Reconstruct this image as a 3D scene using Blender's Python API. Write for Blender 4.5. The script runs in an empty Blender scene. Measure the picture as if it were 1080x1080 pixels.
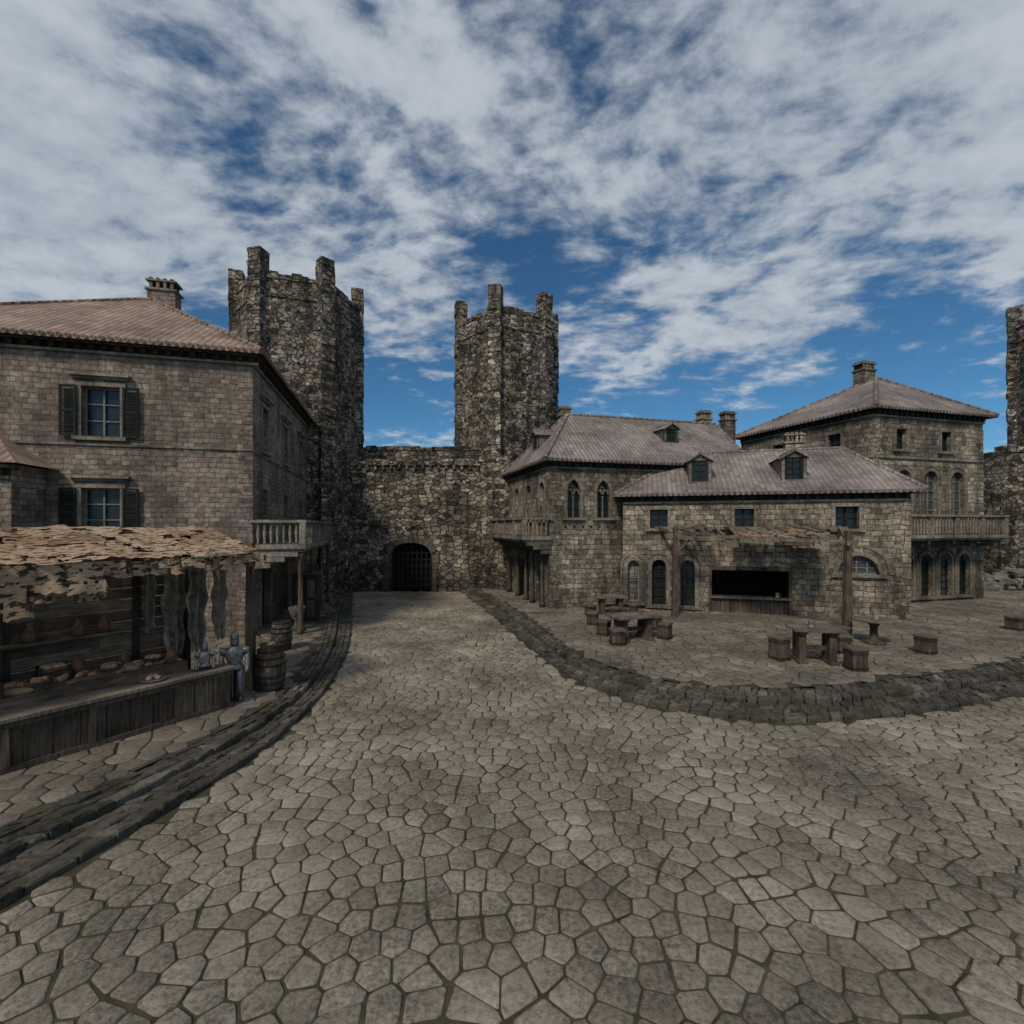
import bpy, bmesh, math, random
from mathutils import Vector, noise, geometry
random.seed(11)
U=random.uniform
sin,cos,pi=math.sin,math.cos,math.pi
S=bpy.context.scene

# ------------------------------------------------------------------ node helpers
class Q:
    def __init__(s,nt): s.nt=nt
    def __call__(s,typ,ins=None,**pr):
        n=s.nt.nodes.new('ShaderNode'+typ)
        for k,v in pr.items(): setattr(n,k,v)
        for k,v in (ins or {}).items():
            if isinstance(v,bpy.types.NodeSocket): s.nt.links.new(v,n.inputs[k])
            else: n.inputs[k].default_value=v
        return n
    def mix(s,f,a,b,mode='MIX'):
        def c(v): return v if isinstance(v,bpy.types.NodeSocket) else ((v,v,v,1) if isinstance(v,(int,float)) else tuple(v)+(1,)*(4-len(v)))
        n=s('Mix',{0:f,6:c(a),7:c(b)},data_type='RGBA',blend_type=mode)
        return n.outputs[2]
    def ramp(s,f,stops):
        n=s('ValToRGB',{0:f}); e=n.color_ramp.elements
        while len(e)<len(stops): e.new(0.5)
        for i,(p,c) in enumerate(stops):
            e[i].position=p; e[i].color=(c,c,c,1) if isinstance(c,(int,float)) else tuple(c)+(1,)
        return n.outputs[0]
    def m(s,op,a,b=0.0,c=0.0): return s('Math',{0:a,1:b,2:c},operation=op).outputs[0]
    def vm(s,op,a,b=(0,0,0)): return s('VectorMath',{0:a,1:b},operation=op).outputs[0]
    def noise(s,v,sc,det=4,ro=.55,out=0): return s('TexNoise',{'Vector':v,'Scale':sc,'Detail':det,'Roughness':ro}).outputs[out]
    def map(s,v,sc=(1,1,1),rot=(0,0,0),loc=(0,0,0)): return s('Mapping',{'Vector':v,'Scale':sc,'Rotation':rot,'Location':loc}).outputs[0]
    def mulv(s,col,f): return s.mix(1.,col,s('CombineColor',{0:f,1:f,2:f}).outputs[0],'MULTIPLY')
def newmat(name):
    m=bpy.data.materials.new(name); m.use_nodes=True; m.node_tree.nodes.clear()
    return m,Q(m.node_tree)
def finish(q,col,rough=.9,height=None,dist=.04,strength=.8,metal=0.,spec=.25):
    b=q('BsdfPrincipled',{'Base Color':col,'Roughness':rough,'Metallic':metal,'Specular IOR Level':spec})
    if height is not None:
        bp=q('Bump',{'Height':height,'Distance':dist,'Strength':strength}); q.nt.links.new(bp.outputs[0],b.inputs['Normal'])
    o=q('OutputMaterial'); q.nt.links.new(b.outputs[0],o.inputs[0])

def stone(name,bw,bh,cols,mort,msize=.018,warp=.05,rubble=False,rand=.85,dirt=(.35,.5),bump=.05,fine=(.65,1.25),blot=None,foot=.62):
    m,q=newmat(name)
    tc=q('TexCoord'); uv=tc.outputs['UV']; ob=tc.outputs['Object']
    n1=q.vm('SCALE',q.vm('SUBTRACT',q.noise(uv,1.7,2,.5,1),(.5,.5,.5)))
    n1.node.inputs['Scale'].default_value=warp*2
    n2=q.vm('SCALE',q.vm('SUBTRACT',q.noise(uv,9,1,.5,1),(.5,.5,.5)))
    n2.node.inputs['Scale'].default_value=warp*.6
    w=q.vm('ADD',q.vm('ADD',uv,n1),n2)
    if rubble:
        w2=q.map(w,(1/bw,1/bh,1))
        v1=q('TexVoronoi',{'Vector':w2,'Scale':1.0,'Randomness':rand},voronoi_dimensions='2D')
        v2=q('TexVoronoi',{'Vector':w2,'Scale':1.0,'Randomness':rand},voronoi_dimensions='2D',feature='DISTANCE_TO_EDGE')
        rnd=q('SeparateColor',{0:v1.outputs['Color']}).outputs[0]
        mask=q('MapRange',{0:v2.outputs['Distance'],1:.01,2:.10}).outputs[0]
    else:
        b=q('TexBrick',{'Vector':w,'Color1':(0,0,0,1),'Color2':(1,1,1,1),'Mortar':(.5,.5,.5,1),'Scale':1.0,'Mortar Size':msize,'Mortar Smooth':.5,'Bias':0.,'Brick Width':bw,'Row Height':bh},offset=.45,squash=.72,squash_frequency=3)
        rnd=q('SeparateColor',{0:b.outputs['Color']}).outputs[0]
        mask=q.m('SUBTRACT',1.,b.outputs['Fac'])
    k=len(cols)
    base=q.ramp(rnd,[(i/(k-1),c) for i,c in enumerate(cols)])
    fn=q.noise(uv,6.5,6,.7)
    fm=q('MapRange',{0:fn,1:.34,2:.68,3:fine[0],4:fine[1]}).outputs[0]
    col=q.mix(mask,mort,base)
    col=q.mulv(col,fm)
    big=q.noise(ob,.5,5,.66)
    st=q.noise(q.map(ob,(1.6,1.6,.22)),1.0,4,.62)
    dm=q.m('ADD',q.m('MULTIPLY',big,.55),q.m('MULTIPLY',st,.45))
    dk=q('MapRange',{0:dm,1:.41,2:.58,3:1-dirt[0],4:1+dirt[1]*.4}).outputs[0]
    col=q.mulv(col,dk)
    if blot:
        bl=q('MapRange',{0:q.m('ADD',q.m('MULTIPLY',q.noise(uv,1.6,5,.7),.7),q.m('MULTIPLY',fn,.3)),1:.50,2:.60}).outputs[0]
        col=q.mix(q.m('MULTIPLY',bl,blot[1]),col,blot[0])
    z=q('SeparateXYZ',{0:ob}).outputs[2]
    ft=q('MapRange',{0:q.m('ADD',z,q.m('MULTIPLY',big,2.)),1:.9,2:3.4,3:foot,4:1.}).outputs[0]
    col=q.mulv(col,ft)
    h=q.m('ADD',q.m('MULTIPLY',mask,.55),q.m('ADD',q.m('MULTIPLY',fn,.6),q.m('MULTIPLY',rnd,.25)))
    finish(q,col,.92,h,bump,1.)
    return m
def rooftile(name,cols,tw=.24,th=.38):
    m,q=newmat(name)
    tc=q('TexCoord'); uv=tc.outputs['UV']; ob=tc.outputs['Object']
    wv=q.vm('SCALE',q.vm('SUBTRACT',q.noise(uv,2.5,2,.5,1),(.5,.5,.5))); wv.node.inputs['Scale'].default_value=.04
    w=q.vm('ADD',uv,wv)
    b=q('TexBrick',{'Vector':w,'Color1':(0,0,0,1),'Color2':(1,1,1,1),'Mortar':(.5,.5,.5,1),'Scale':1.0,'Mortar Size':.012,'Mortar Smooth':.6,'Brick Width':tw,'Row Height':th},offset=0.,squash=1.)
    rnd=q('SeparateColor',{0:b.outputs['Color']}).outputs[0]
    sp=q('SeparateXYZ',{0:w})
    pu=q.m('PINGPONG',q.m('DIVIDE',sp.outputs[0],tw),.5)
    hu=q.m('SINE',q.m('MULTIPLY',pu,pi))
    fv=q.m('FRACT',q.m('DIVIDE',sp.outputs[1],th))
    k=len(cols)
    base=q.ramp(rnd,[(i/(k-1),c) for i,c in enumerate(cols)])
    big=q.noise(ob,.6,5,.68)
    fn=q.noise(uv,14,4,.6)
    s=q('MapRange',{0:q.m('ADD',q.m('MULTIPLY',big,.7),q.m('MULTIPLY',fn,.3)),1:.38,2:.62,3:.5,4:1.3}).outputs[0]
    col=q.mulv(base,s)
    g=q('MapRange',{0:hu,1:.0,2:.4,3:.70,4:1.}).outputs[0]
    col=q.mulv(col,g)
    lich=q('MapRange',{0:q.noise(ob,1.7,5,.7),1:.50,2:.64}).outputs[0]
    col=q.mix(q.m('MULTIPLY',lich,.55),col,(.18,.17,.155))
    h=q.m('ADD',hu,q.m('ADD',q.m('MULTIPLY',q.m('SUBTRACT',1.,fv),.9),q.m('MULTIPLY',rnd,.35)))
    finish(q,col,.8,h,.045,.85)
    return m
def island(name,cols,fine=12,dist=.02,rough=.9,moss=0.,mosscol=(.05,.06,.03),sc=.5,dirt=(.55,1.25)):
    m,q=newmat(name)
    ob=q('TexCoord').outputs['Object']; r=q('NewGeometry').outputs['Random Per Island']
    k=len(cols); base=q.ramp(r,[(i/(k-1),c) for i,c in enumerate(cols)])
    fn=q.noise(ob,fine,6,.74); big=q.noise(ob,sc,5,.62)
    s=q('MapRange',{0:q.m('ADD',q.m('MULTIPLY',big,.45),q.m('MULTIPLY',fn,.55)),1:.40,2:.61,3:dirt[0],4:dirt[1]}).outputs[0]
    col=q.mulv(base,s)
    if moss:
        mm=q('MapRange',{0:q.m('ADD',q.m('MULTIPLY',q.noise(ob,1.1,4,.6),.6),q.m('MULTIPLY',fn,.4)),1:.49,2:.60}).outputs[0]
        col=q.mix(q.m('MULTIPLY',mm,moss),col,mosscol)
    finish(q,col,rough,fn,dist,.9)
    return m
def wood(name,c1,c2,stretch=(14,14,1.2),bump=.012):
    m,q=newmat(name)
    ob=q('TexCoord').outputs['Object']; r=q('NewGeometry').outputs['Random Per Island']
    g=q.noise(q.map(ob,stretch),1.6,6,.7)
    col=q.ramp(g,[(.3,c1),(.7,c2)])
    s=q('MapRange',{0:r,3:.6,4:1.3}).outputs[0]
    col=q.mulv(col,s)
    big=q('MapRange',{0:q.noise(ob,2.,4,.6),1:.35,2:.65,3:.6,4:1.2}).outputs[0]
    col=q.mulv(col,big)
    finish(q,col,.85,g,bump,.8)
    return m
def simple(name,c,rough=.8,metal=0.,sc=8,var=.5,spec=.3,dist=.01):
    m,q=newmat(name)
    ob=q('TexCoord').outputs['Object']; fn=q.noise(ob,sc,5,.65)
    s=q('MapRange',{0:fn,1:.3,2:.7,3:1-var,4:1+var*.6}).outputs[0]
    col=q.mix(1.,c,q('CombineColor',{0:s,1:s,2:s}).outputs[0],'MULTIPLY')
    finish(q,col,rough,fn,dist,.6,metal,spec)
    return m
def cloth(name,cols,blk=None,amt=.85,isl=False):
    m,q=newmat(name)
    tc=q('TexCoord'); uv=tc.outputs['UV']; ob=tc.outputs['Object']
    if isl: rnd=q('NewGeometry').outputs['Random Per Island']
    else:
        nz=q.vm('SCALE',q.noise(uv,4,3,.6,1)); nz.node.inputs['Scale'].default_value=.5
        w=q.vm('ADD',uv,nz)
        v=q('TexVoronoi',{'Vector':w,'Scale':1.6},voronoi_dimensions='2D')
        rnd=q('SeparateColor',{0:v.outputs['Color']}).outputs[0]
    k=len(cols); base=q.ramp(rnd,[(i/(k-1),c) for i,c in enumerate(cols)])
    fn=q.noise(q.map(uv,(6,40,1)),1.,6,.7)
    s=q('MapRange',{0:fn,1:.35,2:.65,3:.55,4:1.25}).outputs[0]
    col=q.mulv(base,s)
    if blk:
        b=q('MapRange',{0:q.noise(q.map(uv,(3.2,8.0,1)),1.5,4,.6),1:.53,2:.56}).outputs[0]
        col=q.mix(q.m('MULTIPLY',b,amt),col,blk)
    finish(q,col,.95,fn,.02,.8)
    return m

T={}
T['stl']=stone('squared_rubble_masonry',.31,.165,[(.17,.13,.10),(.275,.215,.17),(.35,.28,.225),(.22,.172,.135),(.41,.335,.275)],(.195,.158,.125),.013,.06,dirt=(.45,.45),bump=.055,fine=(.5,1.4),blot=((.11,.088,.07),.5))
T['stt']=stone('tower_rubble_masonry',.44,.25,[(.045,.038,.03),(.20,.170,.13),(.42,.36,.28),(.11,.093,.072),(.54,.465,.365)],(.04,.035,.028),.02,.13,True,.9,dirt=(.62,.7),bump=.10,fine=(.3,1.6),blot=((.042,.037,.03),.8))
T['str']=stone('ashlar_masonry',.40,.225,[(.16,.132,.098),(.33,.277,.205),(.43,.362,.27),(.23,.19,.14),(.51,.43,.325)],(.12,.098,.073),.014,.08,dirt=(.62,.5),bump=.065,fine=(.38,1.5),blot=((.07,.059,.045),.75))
T['trim']=stone('dressed_stone',.6,.4,[(.24,.205,.16),(.34,.292,.23),(.28,.24,.19)],(.2,.17,.135),.008,.01,dirt=(.55,.3),bump=.02,fine=(.45,1.25))
T['tdark']=stone('dark_dressed_stone',.6,.4,[(.11,.096,.076),(.17,.148,.12),(.13,.113,.09)],(.09,.078,.065),.008,.01,dirt=(.5,.3),bump=.02,fine=(.5,1.25))  # darker tones of the dressed stone, for gate arch, columns, corbels and urn
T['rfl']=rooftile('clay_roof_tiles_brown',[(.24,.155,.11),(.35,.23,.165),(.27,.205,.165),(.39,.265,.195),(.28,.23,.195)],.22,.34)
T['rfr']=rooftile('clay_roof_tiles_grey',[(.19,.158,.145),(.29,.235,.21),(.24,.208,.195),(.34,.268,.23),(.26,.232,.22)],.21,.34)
T['wood']=wood('weathered_wood',(.038,.028,.021),(.17,.125,.09))
T['woodh']=wood('weathered_wood_boards',(.09,.06,.042),(.36,.25,.17),(1.4,1.4,18))
T['woodd']=wood('dark_wood',(.018,.014,.011),(.065,.048,.037))
T['woodg']=wood('grey_wood',(.075,.06,.047),(.25,.205,.16))
T['shut']=wood('green_shutter_paint',(.010,.015,.012),(.030,.041,.033))
T['glass']=simple('window_glass',(.018,.022,.024),.25,0,3,.6,.5,.003)
T['curt']=simple('window_frame_paint',(.20,.20,.185),.7)
T['pane']=simple('leaded_glass',(.075,.082,.085),.35,0,5,.6,.5,.004)
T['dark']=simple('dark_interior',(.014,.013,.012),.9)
T['iron']=simple('wrought_iron',(.025,.026,.028),.6,.4)
T['steel']=simple('tarnished_steel',(.26,.25,.24),.5,.6,12,.75)
T['clay']=simple('fired_clay',(.22,.115,.07),.75)
T['bread']=simple('bread_crust',(.46,.30,.17),.8)
T['cl1']=cloth('tattered_awning_cloth',[(.44,.28,.17),(.36,.22,.13),(.52,.37,.24),(.30,.19,.12),(.48,.32,.20),(.56,.42,.29),(.40,.24,.14)],(.014,.011,.009),.9,True)
T['cl2']=cloth('grey_sackcloth',[(.13,.105,.08),(.29,.235,.18),(.20,.16,.12),(.36,.21,.13),(.24,.20,.155)],(.03,.025,.02),.5,True)
T['cl3']=simple('hanging_cloth',(.28,.23,.18),.95,0,6,.7)
T['cob']=island('cobblestone',[(.215,.185,.142),(.32,.278,.215),(.255,.222,.17),(.36,.317,.25),(.28,.246,.19)],19,.03,.88,.35,(.14,.122,.085),.45,(.38,1.4))
T['pav']=island('paving_stone',[(.16,.135,.106),(.245,.21,.165),(.20,.172,.135),(.295,.255,.205)],15,.03,.88,.4,(.095,.082,.06),.6,(.42,1.3))
T['kerb']=island('kerb_stone',[(.070,.062,.048),(.135,.12,.095),(.095,.085,.068),(.21,.19,.15)],10,.06,.9,.65,(.042,.043,.026),1.2,(.3,1.4))
T['rock']=island('fallen_masonry',[(.14,.13,.11),(.26,.24,.2)],6,.05)
T['joint']=simple('mossy_joint_soil',(.072,.065,.042),.95,0,3,.6,.1,.03)
T['earth']=simple('bare_earth',(.13,.115,.085),.95,0,.6,.4,.1,.05)

# ------------------------------------------------------------------ mesh helpers
class Fr:
    def __init__(s,a,b=None,ang=None,z=0.):
        s.o=Vector((a[0],a[1],z))
        if b is not None:
            ang=math.atan2(b[1]-a[1],b[0]-a[0]); s.L=math.hypot(b[0]-a[0],b[1]-a[1])
        s.ang=ang; s.d=Vector((cos(ang),sin(ang),0)); s.n=Vector((sin(ang),-cos(ang),0))
    def p(s,u,n,z): return s.o+s.d*u+s.n*n+Vector((0,0,z))
class M:
    def __init__(s): s.v=[];s.f=[];s.sm=[]
    def poly(s,pts,smooth=False):
        i=len(s.v); s.v+=[Vector(p) for p in pts]; s.f.append(tuple(range(i,i+len(pts)))); s.sm.append(smooth)
    def grid(s,fn,nx,ny,keep=None):
        # connected grid (one island) with optional holes
        i0=len(s.v)
        s.v+=[Vector(fn(i,j)) for j in range(ny+1) for i in range(nx+1)]
        for j in range(ny):
            for i in range(nx):
                if keep and not keep(i,j): continue
                a=i0+j*(nx+1)+i; s.f.append((a,a+1,a+nx+2,a+nx+1)); s.sm.append(True)
    def hexa(s,c):
        i=len(s.v); s.v+=c
        for q in ((0,3,2,1),(4,5,6,7),(0,1,5,4),(1,2,6,5),(2,3,7,6),(3,0,4,7)):
            s.f.append(tuple(i+k for k in q)); s.sm.append(False)
    def box(s,F,u0,u1,n0,n1,z0,z1,j=0.):
        r=(lambda:U(-j,j)) if j else (lambda:0.)
        c=[F.p(u+r(),n+r(),z+r()) for z in (z0,z1) for u,n in ((u0,n1),(u1,n1),(u1,n0),(u0,n0))]
        s.hexa(c)
    def beam(s,a,b,w,h=None,w2=None):
        h=h or w; a=Vector(a);b=Vector(b); d=(b-a).normalized(); up=Vector((0,0,1)) if abs(d.z)<.9 else Vector((0,1,0))
        x=d.cross(up).normalized(); y=x.cross(d); k=(w2 or w)/w
        c=[p+x*(sx*w*f/2)+y*(sy*h*f/2) for p,f in ((a,1),(b,k)) for sx,sy in ((-1,-1),(1,-1),(1,1),(-1,1))]
        s.hexa(c)
    def tube(s,pts,rad,seg=8,smooth=True,cap=True):
        i0=len(s.v); n=len(pts); pts=[Vector(p) for p in pts]
        for k,p in enumerate(pts):
            d=(pts[min(k+1,n-1)]-pts[max(k-1,0)]).normalized(); up=Vector((0,0,1)) if abs(d.z)<.9 else Vector((0,1,0))
            x=d.cross(up).normalized(); y=x.cross(d); r=rad[k] if isinstance(rad,(list,tuple)) else rad
            s.v+=[p+(x*cos(2*pi*a/seg)+y*sin(2*pi*a/seg))*r for a in range(seg)]
        for k in range(n-1):
            for a in range(seg):
                b=(a+1)%seg; s.f.append((i0+k*seg+a,i0+k*seg+b,i0+(k+1)*seg+b,i0+(k+1)*seg+a)); s.sm.append(smooth)
        if cap:
            s.f.append(tuple(i0+a for a in range(seg))[::-1]); s.sm.append(False)
            s.f.append(tuple(i0+(n-1)*seg+a for a in range(seg))); s.sm.append(False)
    def lathe(s,c,prof,seg=10,sx=1.,sy=1.,smooth=True):
        i0=len(s.v); c=Vector(c)
        for r,z in prof: s.v+=[c+Vector((r*sx*cos(2*pi*a/seg),r*sy*sin(2*pi*a/seg),z)) for a in range(seg)]
        for k in range(len(prof)-1):
            for a in range(seg):
                b=(a+1)%seg; s.f.append((i0+k*seg+a,i0+k*seg+b,i0+(k+1)*seg+b,i0+(k+1)*seg+a)); s.sm.append(smooth)
        s.f.append(tuple(i0+a for a in range(seg))[::-1]); s.sm.append(False)
        s.f.append(tuple(i0+(len(prof)-1)*seg+a for a in range(seg))); s.sm.append(False)
    def build(s,name,mat,parent=None,bevel=0.):
        if not s.f: return None
        me=bpy.data.meshes.new(name); me.from_pydata([tuple(v) for v in s.v],[],s.f); me.materials.append(mat)
        me.polygons.foreach_set('use_smooth',s.sm)
        uv=me.uv_layers.new(name='UVMap').data
        for p in me.polygons:
            n=p.normal
            if abs(n.z)<.995:
                t=Vector((-n.y,n.x,0)).normalized(); b=n.cross(t)
                if b.z<0: b=-b
            else: t=Vector((1,0,0)); b=Vector((0,1,0))
            for li in p.loop_indices:
                co=me.vertices[me.loops[li].vertex_index].co; uv[li].uv=(co.dot(t),co.dot(b))
        o=bpy.data.objects.new(name,me); S.collection.objects.link(o)
        if parent: o.parent=parent
        if bevel:
            b=o.modifiers.new('bevel','BEVEL'); b.width=bevel; b.segments=2; b.limit_method='ANGLE'
        return o
def empty(name,loc=(0,0,0)):
    e=bpy.data.objects.new(name,None); S.collection.objects.link(e); return e
class Obj:
    def __init__(s,name): s.name=name; s.parts={}; s.uv={}
    def __getitem__(s,k):
        part,mat=k
        if k not in s.parts: s.parts[k]=M()
        return s.parts[k]
    def done(s,bevel=0.):
        e=empty(s.name)
        for (part,mat),m in s.parts.items():
            o=m.build(part,T[mat],e,bevel)
            f=s.uv.get(part)
            if f and o:
                d=o.data.uv_layers[0].data
                for l in o.data.loops: d[l.index].uv=f(o.data.vertices[l.vertex_index].co)
        return e

def curve(o,seg=14):
    u0,u1,z0,z1,k=o; w=u1-u0
    if k=='r': rise=w/2
    elif k=='p': rise=w*.8
    elif k=='s': rise=w*.28
    else: return [(u0,z1),(u1,z1)]
    zs=z1-rise; out=[]
    for i in range(seg+1):
        t=-1+2*i/seg
        if k=='p':
            x=abs(t)*w/2; z=math.sqrt(max(0,w*w-(w/2+x)**2))/(.866*w)*rise
        else: z=rise*math.sqrt(max(0,1-t*t))
        out.append((u0+w*i/seg,zs+z))
    return out
def wall(m,F,L,z0,z1,ops,depth=.25):
    us=sorted({0.,L}|{o[0] for o in ops}|{o[1] for o in ops}); zs=sorted({z0,z1}|{o[2] for o in ops}|{o[3] for o in ops})
    for a,b in zip(us,us[1:]):
        for c,d in zip(zs,zs[1:]):
            x=(a+b)/2;y=(c+d)/2
            if any(o[0]<x<o[1] and o[2]<y<o[3] for o in ops): continue
            m.poly([F.p(a,0,c),F.p(b,0,c),F.p(b,0,d),F.p(a,0,d)])
    for o in ops:
        c=curve(o); u0,u1,b,t=o[:4]
        for (a,za),(e,ze) in zip(c,c[1:]):
            if o[4]: m.poly([F.p(a,0,za),F.p(e,0,ze),F.p(e,0,t),F.p(a,0,t)])
            m.poly([F.p(a,0,za),F.p(a,-depth,za),F.p(e,-depth,ze),F.p(e,0,ze)])
        zl=c[0][1]
        m.poly([F.p(u0,0,b),F.p(u0,-depth,b),F.p(u0,-depth,zl),F.p(u0,0,zl)])
        m.poly([F.p(u1,-depth,b),F.p(u1,0,b),F.p(u1,0,zl),F.p(u1,-depth,zl)])
        m.poly([F.p(u0,-depth,b),F.p(u0,0,b),F.p(u1,0,b),F.p(u1,-depth,b)])
def archtrim(m,F,o,w=.13,n=.05,full=True,seg=14):
    c=curve(o,seg); u0,u1,b,t=o[:4]; cu=(u0+u1)/2; zs=c[0][1]
    out=[]
    for (u,z) in c:
        d=Vector((u-cu,z-zs)); 
        if d.length<1e-4: d=Vector((0,1))
        k=Vector((d.x,d.y)).normalized()
        out.append((u+k.x*w,z+k.y*w))
    out[0]=(u0-w,zs); out[-1]=(u1+w,zs)
    for i in range(len(c)-1):
        a,e,g,h=c[i],c[i+1],out[i+1],out[i]
        pts=[F.p(a[0],n,a[1]),F.p(e[0],n,e[1]),F.p(g[0],n,g[1]),F.p(h[0],n,h[1])]
        bk=[F.p(a[0],-.02,a[1]),F.p(e[0],-.02,e[1]),F.p(g[0],-.02,g[1]),F.p(h[0],-.02,h[1])]
        m.hexa(bk+pts)
    if full:
        m.box(F,u0-w,u0,-.02,n,b,zs-.002); m.box(F,u1,u1+w,-.02,n,b,zs-.002)
def window(H,F,o,depth=.25,nv=1,nh=2,trim=.11,sill=True,hood=False,shut=0,bars='curt',proud=.05,glass='glass',back=True):
    u0,u1,z0,z1,k=o; w=u1-u0
    if back: H['window_glass',glass].poly([F.p(u0-.02,-depth+.02,z0-.02),F.p(u1+.02,-depth+.02,z0-.02),F.p(u1+.02,-depth+.02,z1+.02),F.p(u0-.02,-depth+.02,z1+.02)])
    fm=H['window_frames',bars]; a,b=-depth+.03,-depth+.08; t=.05
    fm.box(F,u0,u0+t,a,b,z0,z1-(w/2 if k else 0)); fm.box(F,u1-t,u1,a,b,z0,z1-(w/2 if k else 0)); fm.box(F,u0+t,u1-t,a,b,z0,z0+t)
    if not k: fm.box(F,u0+t,u1-t,a,b,z1-t,z1)
    for i in range(nv):
        x=u0+w*(i+1)/(nv+1); fm.box(F,x-.025,x+.025,a,b+.01,z0+t,z1-.01)
    for i in range(nh):
        z=z0+(z1-z0)*(i+1)/(nh+1); fm.box(F,u0+t,u1-t,a+.002,b-.006,z-.018,z+.018)
    tm=H['window_surrounds','trim']
    if trim:
        if k: archtrim(tm,F,o,trim,proud)
        else:
            tm.box(F,u0-trim,u0,-.03,proud,z0,z1); tm.box(F,u1,u1+trim,-.03,proud,z0,z1)
            tm.box(F,u0-trim-.03,u1+trim+.03,-.03,proud+.01,z1,z1+trim*1.2)
    if sill: tm.box(F,u0-trim-.08,u1+trim+.08,-.1,proud+.09,z0-.12,z0-.002)
    if hood:
        tm.box(F,u0-.22,u1+.22,-.02,.10,z1+.22,z1+.30); tm.box(F,u0-.3,u1+.3,-.02,.2,z1+.302,z1+.38)
    if shut:
        sm=H['shutters','shut']
        for s0,s1 in ((u0-trim-shut,u0-trim+.02),(u1+trim-.02,u1+trim+shut)):
            n0,n1=proud+.03,proud+.075
            sm.box(F,s0,s0+.06,n0,n1,z0,z1); sm.box(F,s1-.06,s1,n0,n1,z0,z1)
            for zz in (z0,(z0+z1)/2-.03,z1-.06): sm.box(F,s0+.06,s1-.06,n0,n1-.003,zz,zz+.06)
            z=z0+.08
            while z<z1-.08:
                p=[F.p(s0+.06,n0+.002,z+.035),F.p(s1-.06,n0+.002,z+.035),F.p(s1-.06,n1-.004,z),F.p(s0+.06,n1-.004,z)]
                sm.poly(p); z+=.05
def cornice(H,F,L,z,part='cornice',a=0.,e=0.,mat='trim',dm='woodd'):
    c=H[part,mat]; c.box(F,-a,L+e,-.02,.10,z-.42,z-.34); c.box(F,-a,L+e,-.02,.22,z-.12,z-.03)
    d=H[part+'_brackets',dm]; k=int((L+a+e)/.34)
    for i in range(k):
        u=-a+(i+.5)*(L+a+e)/k; d.box(F,u-.07,u+.07,-.02,.18,z-.32,z-.122)
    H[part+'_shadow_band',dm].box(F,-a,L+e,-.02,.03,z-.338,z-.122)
def roof(H,cs,ze,rs,zr,mat,part='roof',th=.12):
    m=H[part,mat]; c=[Vector((x,y,ze)) for x,y in cs]; r=[Vector((x,y,zr)) for x,y in rs]
    def P(a): m.poly(a)
    P([c[0],c[1],r[1],r[0]]); P([c[1],c[2],r[1]]); P([c[2],c[3],r[0],r[1]]); P([c[3],c[0],r[0]])
    dn=Vector((0,0,-th)); H[part+'_eaves_board','woodd'].poly([p+dn for p in c][::-1])
    e=H[part+'_eaves_tiles',mat]
    for a,b in zip(c,c[1:]+c[:1]):
        e.poly([a+dn,b+dn,b,a])
        L=(b-a).length; k=int(L/.22)
        if L>1:
            out=Vector(((b-a).y,-(b-a).x,0)).normalized()
            for i in range(k):
                q=a+(b-a)*((i+.5)/k); e.tube([q+out*.05+Vector((0,0,-.045)),q-out*.2+Vector((0,0,.02))],.065,6,True)
    rd=H[part+'_ridge_tiles',mat]
    for a,b in ((c[0],r[0]),(c[1],r[1]),(c[2],r[1]),(c[3],r[0]),(r[0],r[1])):
        L=(b-a).length
        if L<.3: continue
        k=max(1,int(L/.4))
        for i in range(k):
            p=a+(b-a)*(i/k); q=a+(b-a)*((i+1.08)/k); rd.tube([p+Vector((0,0,-.03)),q+Vector((0,0,-.01))],[.115,.095],7,True)
def expand(pts,d):
    n=len(pts); out=[]
    P=[Vector(p) for p in pts]
    for i in range(n):
        a,b,c=P[i-1],P[i],P[(i+1)%n]
        e1=(b-a).normalized(); e2=(c-b).normalized(); n1=Vector((e1.y,-e1.x)); n2=Vector((e2.y,-e2.x))
        k=(n1+n2); k=k/(k.dot(n1)); out.append(tuple(b+k*d))
    return out
def chimney(H,x,y,ang,z0,z1,w=.8,d=.5,stone_='str'):
    F=Fr((x,y),ang=ang); m=H['chimney',stone_]; m.box(F,-w/2,w/2,-d/2,d/2,z0,z1-.5)
    t=H['chimney_cap','trim']; t.box(F,-w/2-.07,w/2+.07,-d/2-.07,d/2+.07,z1-.5,z1-.42)
    n=4
    for i in range(n):
        u=-w/2+w*(i+.5)/n; m.box(F,u-.06,u+.06,-d/2,d/2,z1-.42,z1-.12)
    H['chimney_flue','dark'].box(F,-w/2+.05,w/2-.05,-d/2+.08,d/2-.08,z1-.42,z1-.121)
    t.box(F,-w/2-.05,w/2+.05,-d/2-.05,d/2+.05,z1-.12,z1-.05)
    for i in range(n):
        u=-w/2+w*(i+.5)/n; t.box(F,u-.07,u+.05,-d/2,d/2,z1-.05,z1+.04)
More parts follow.
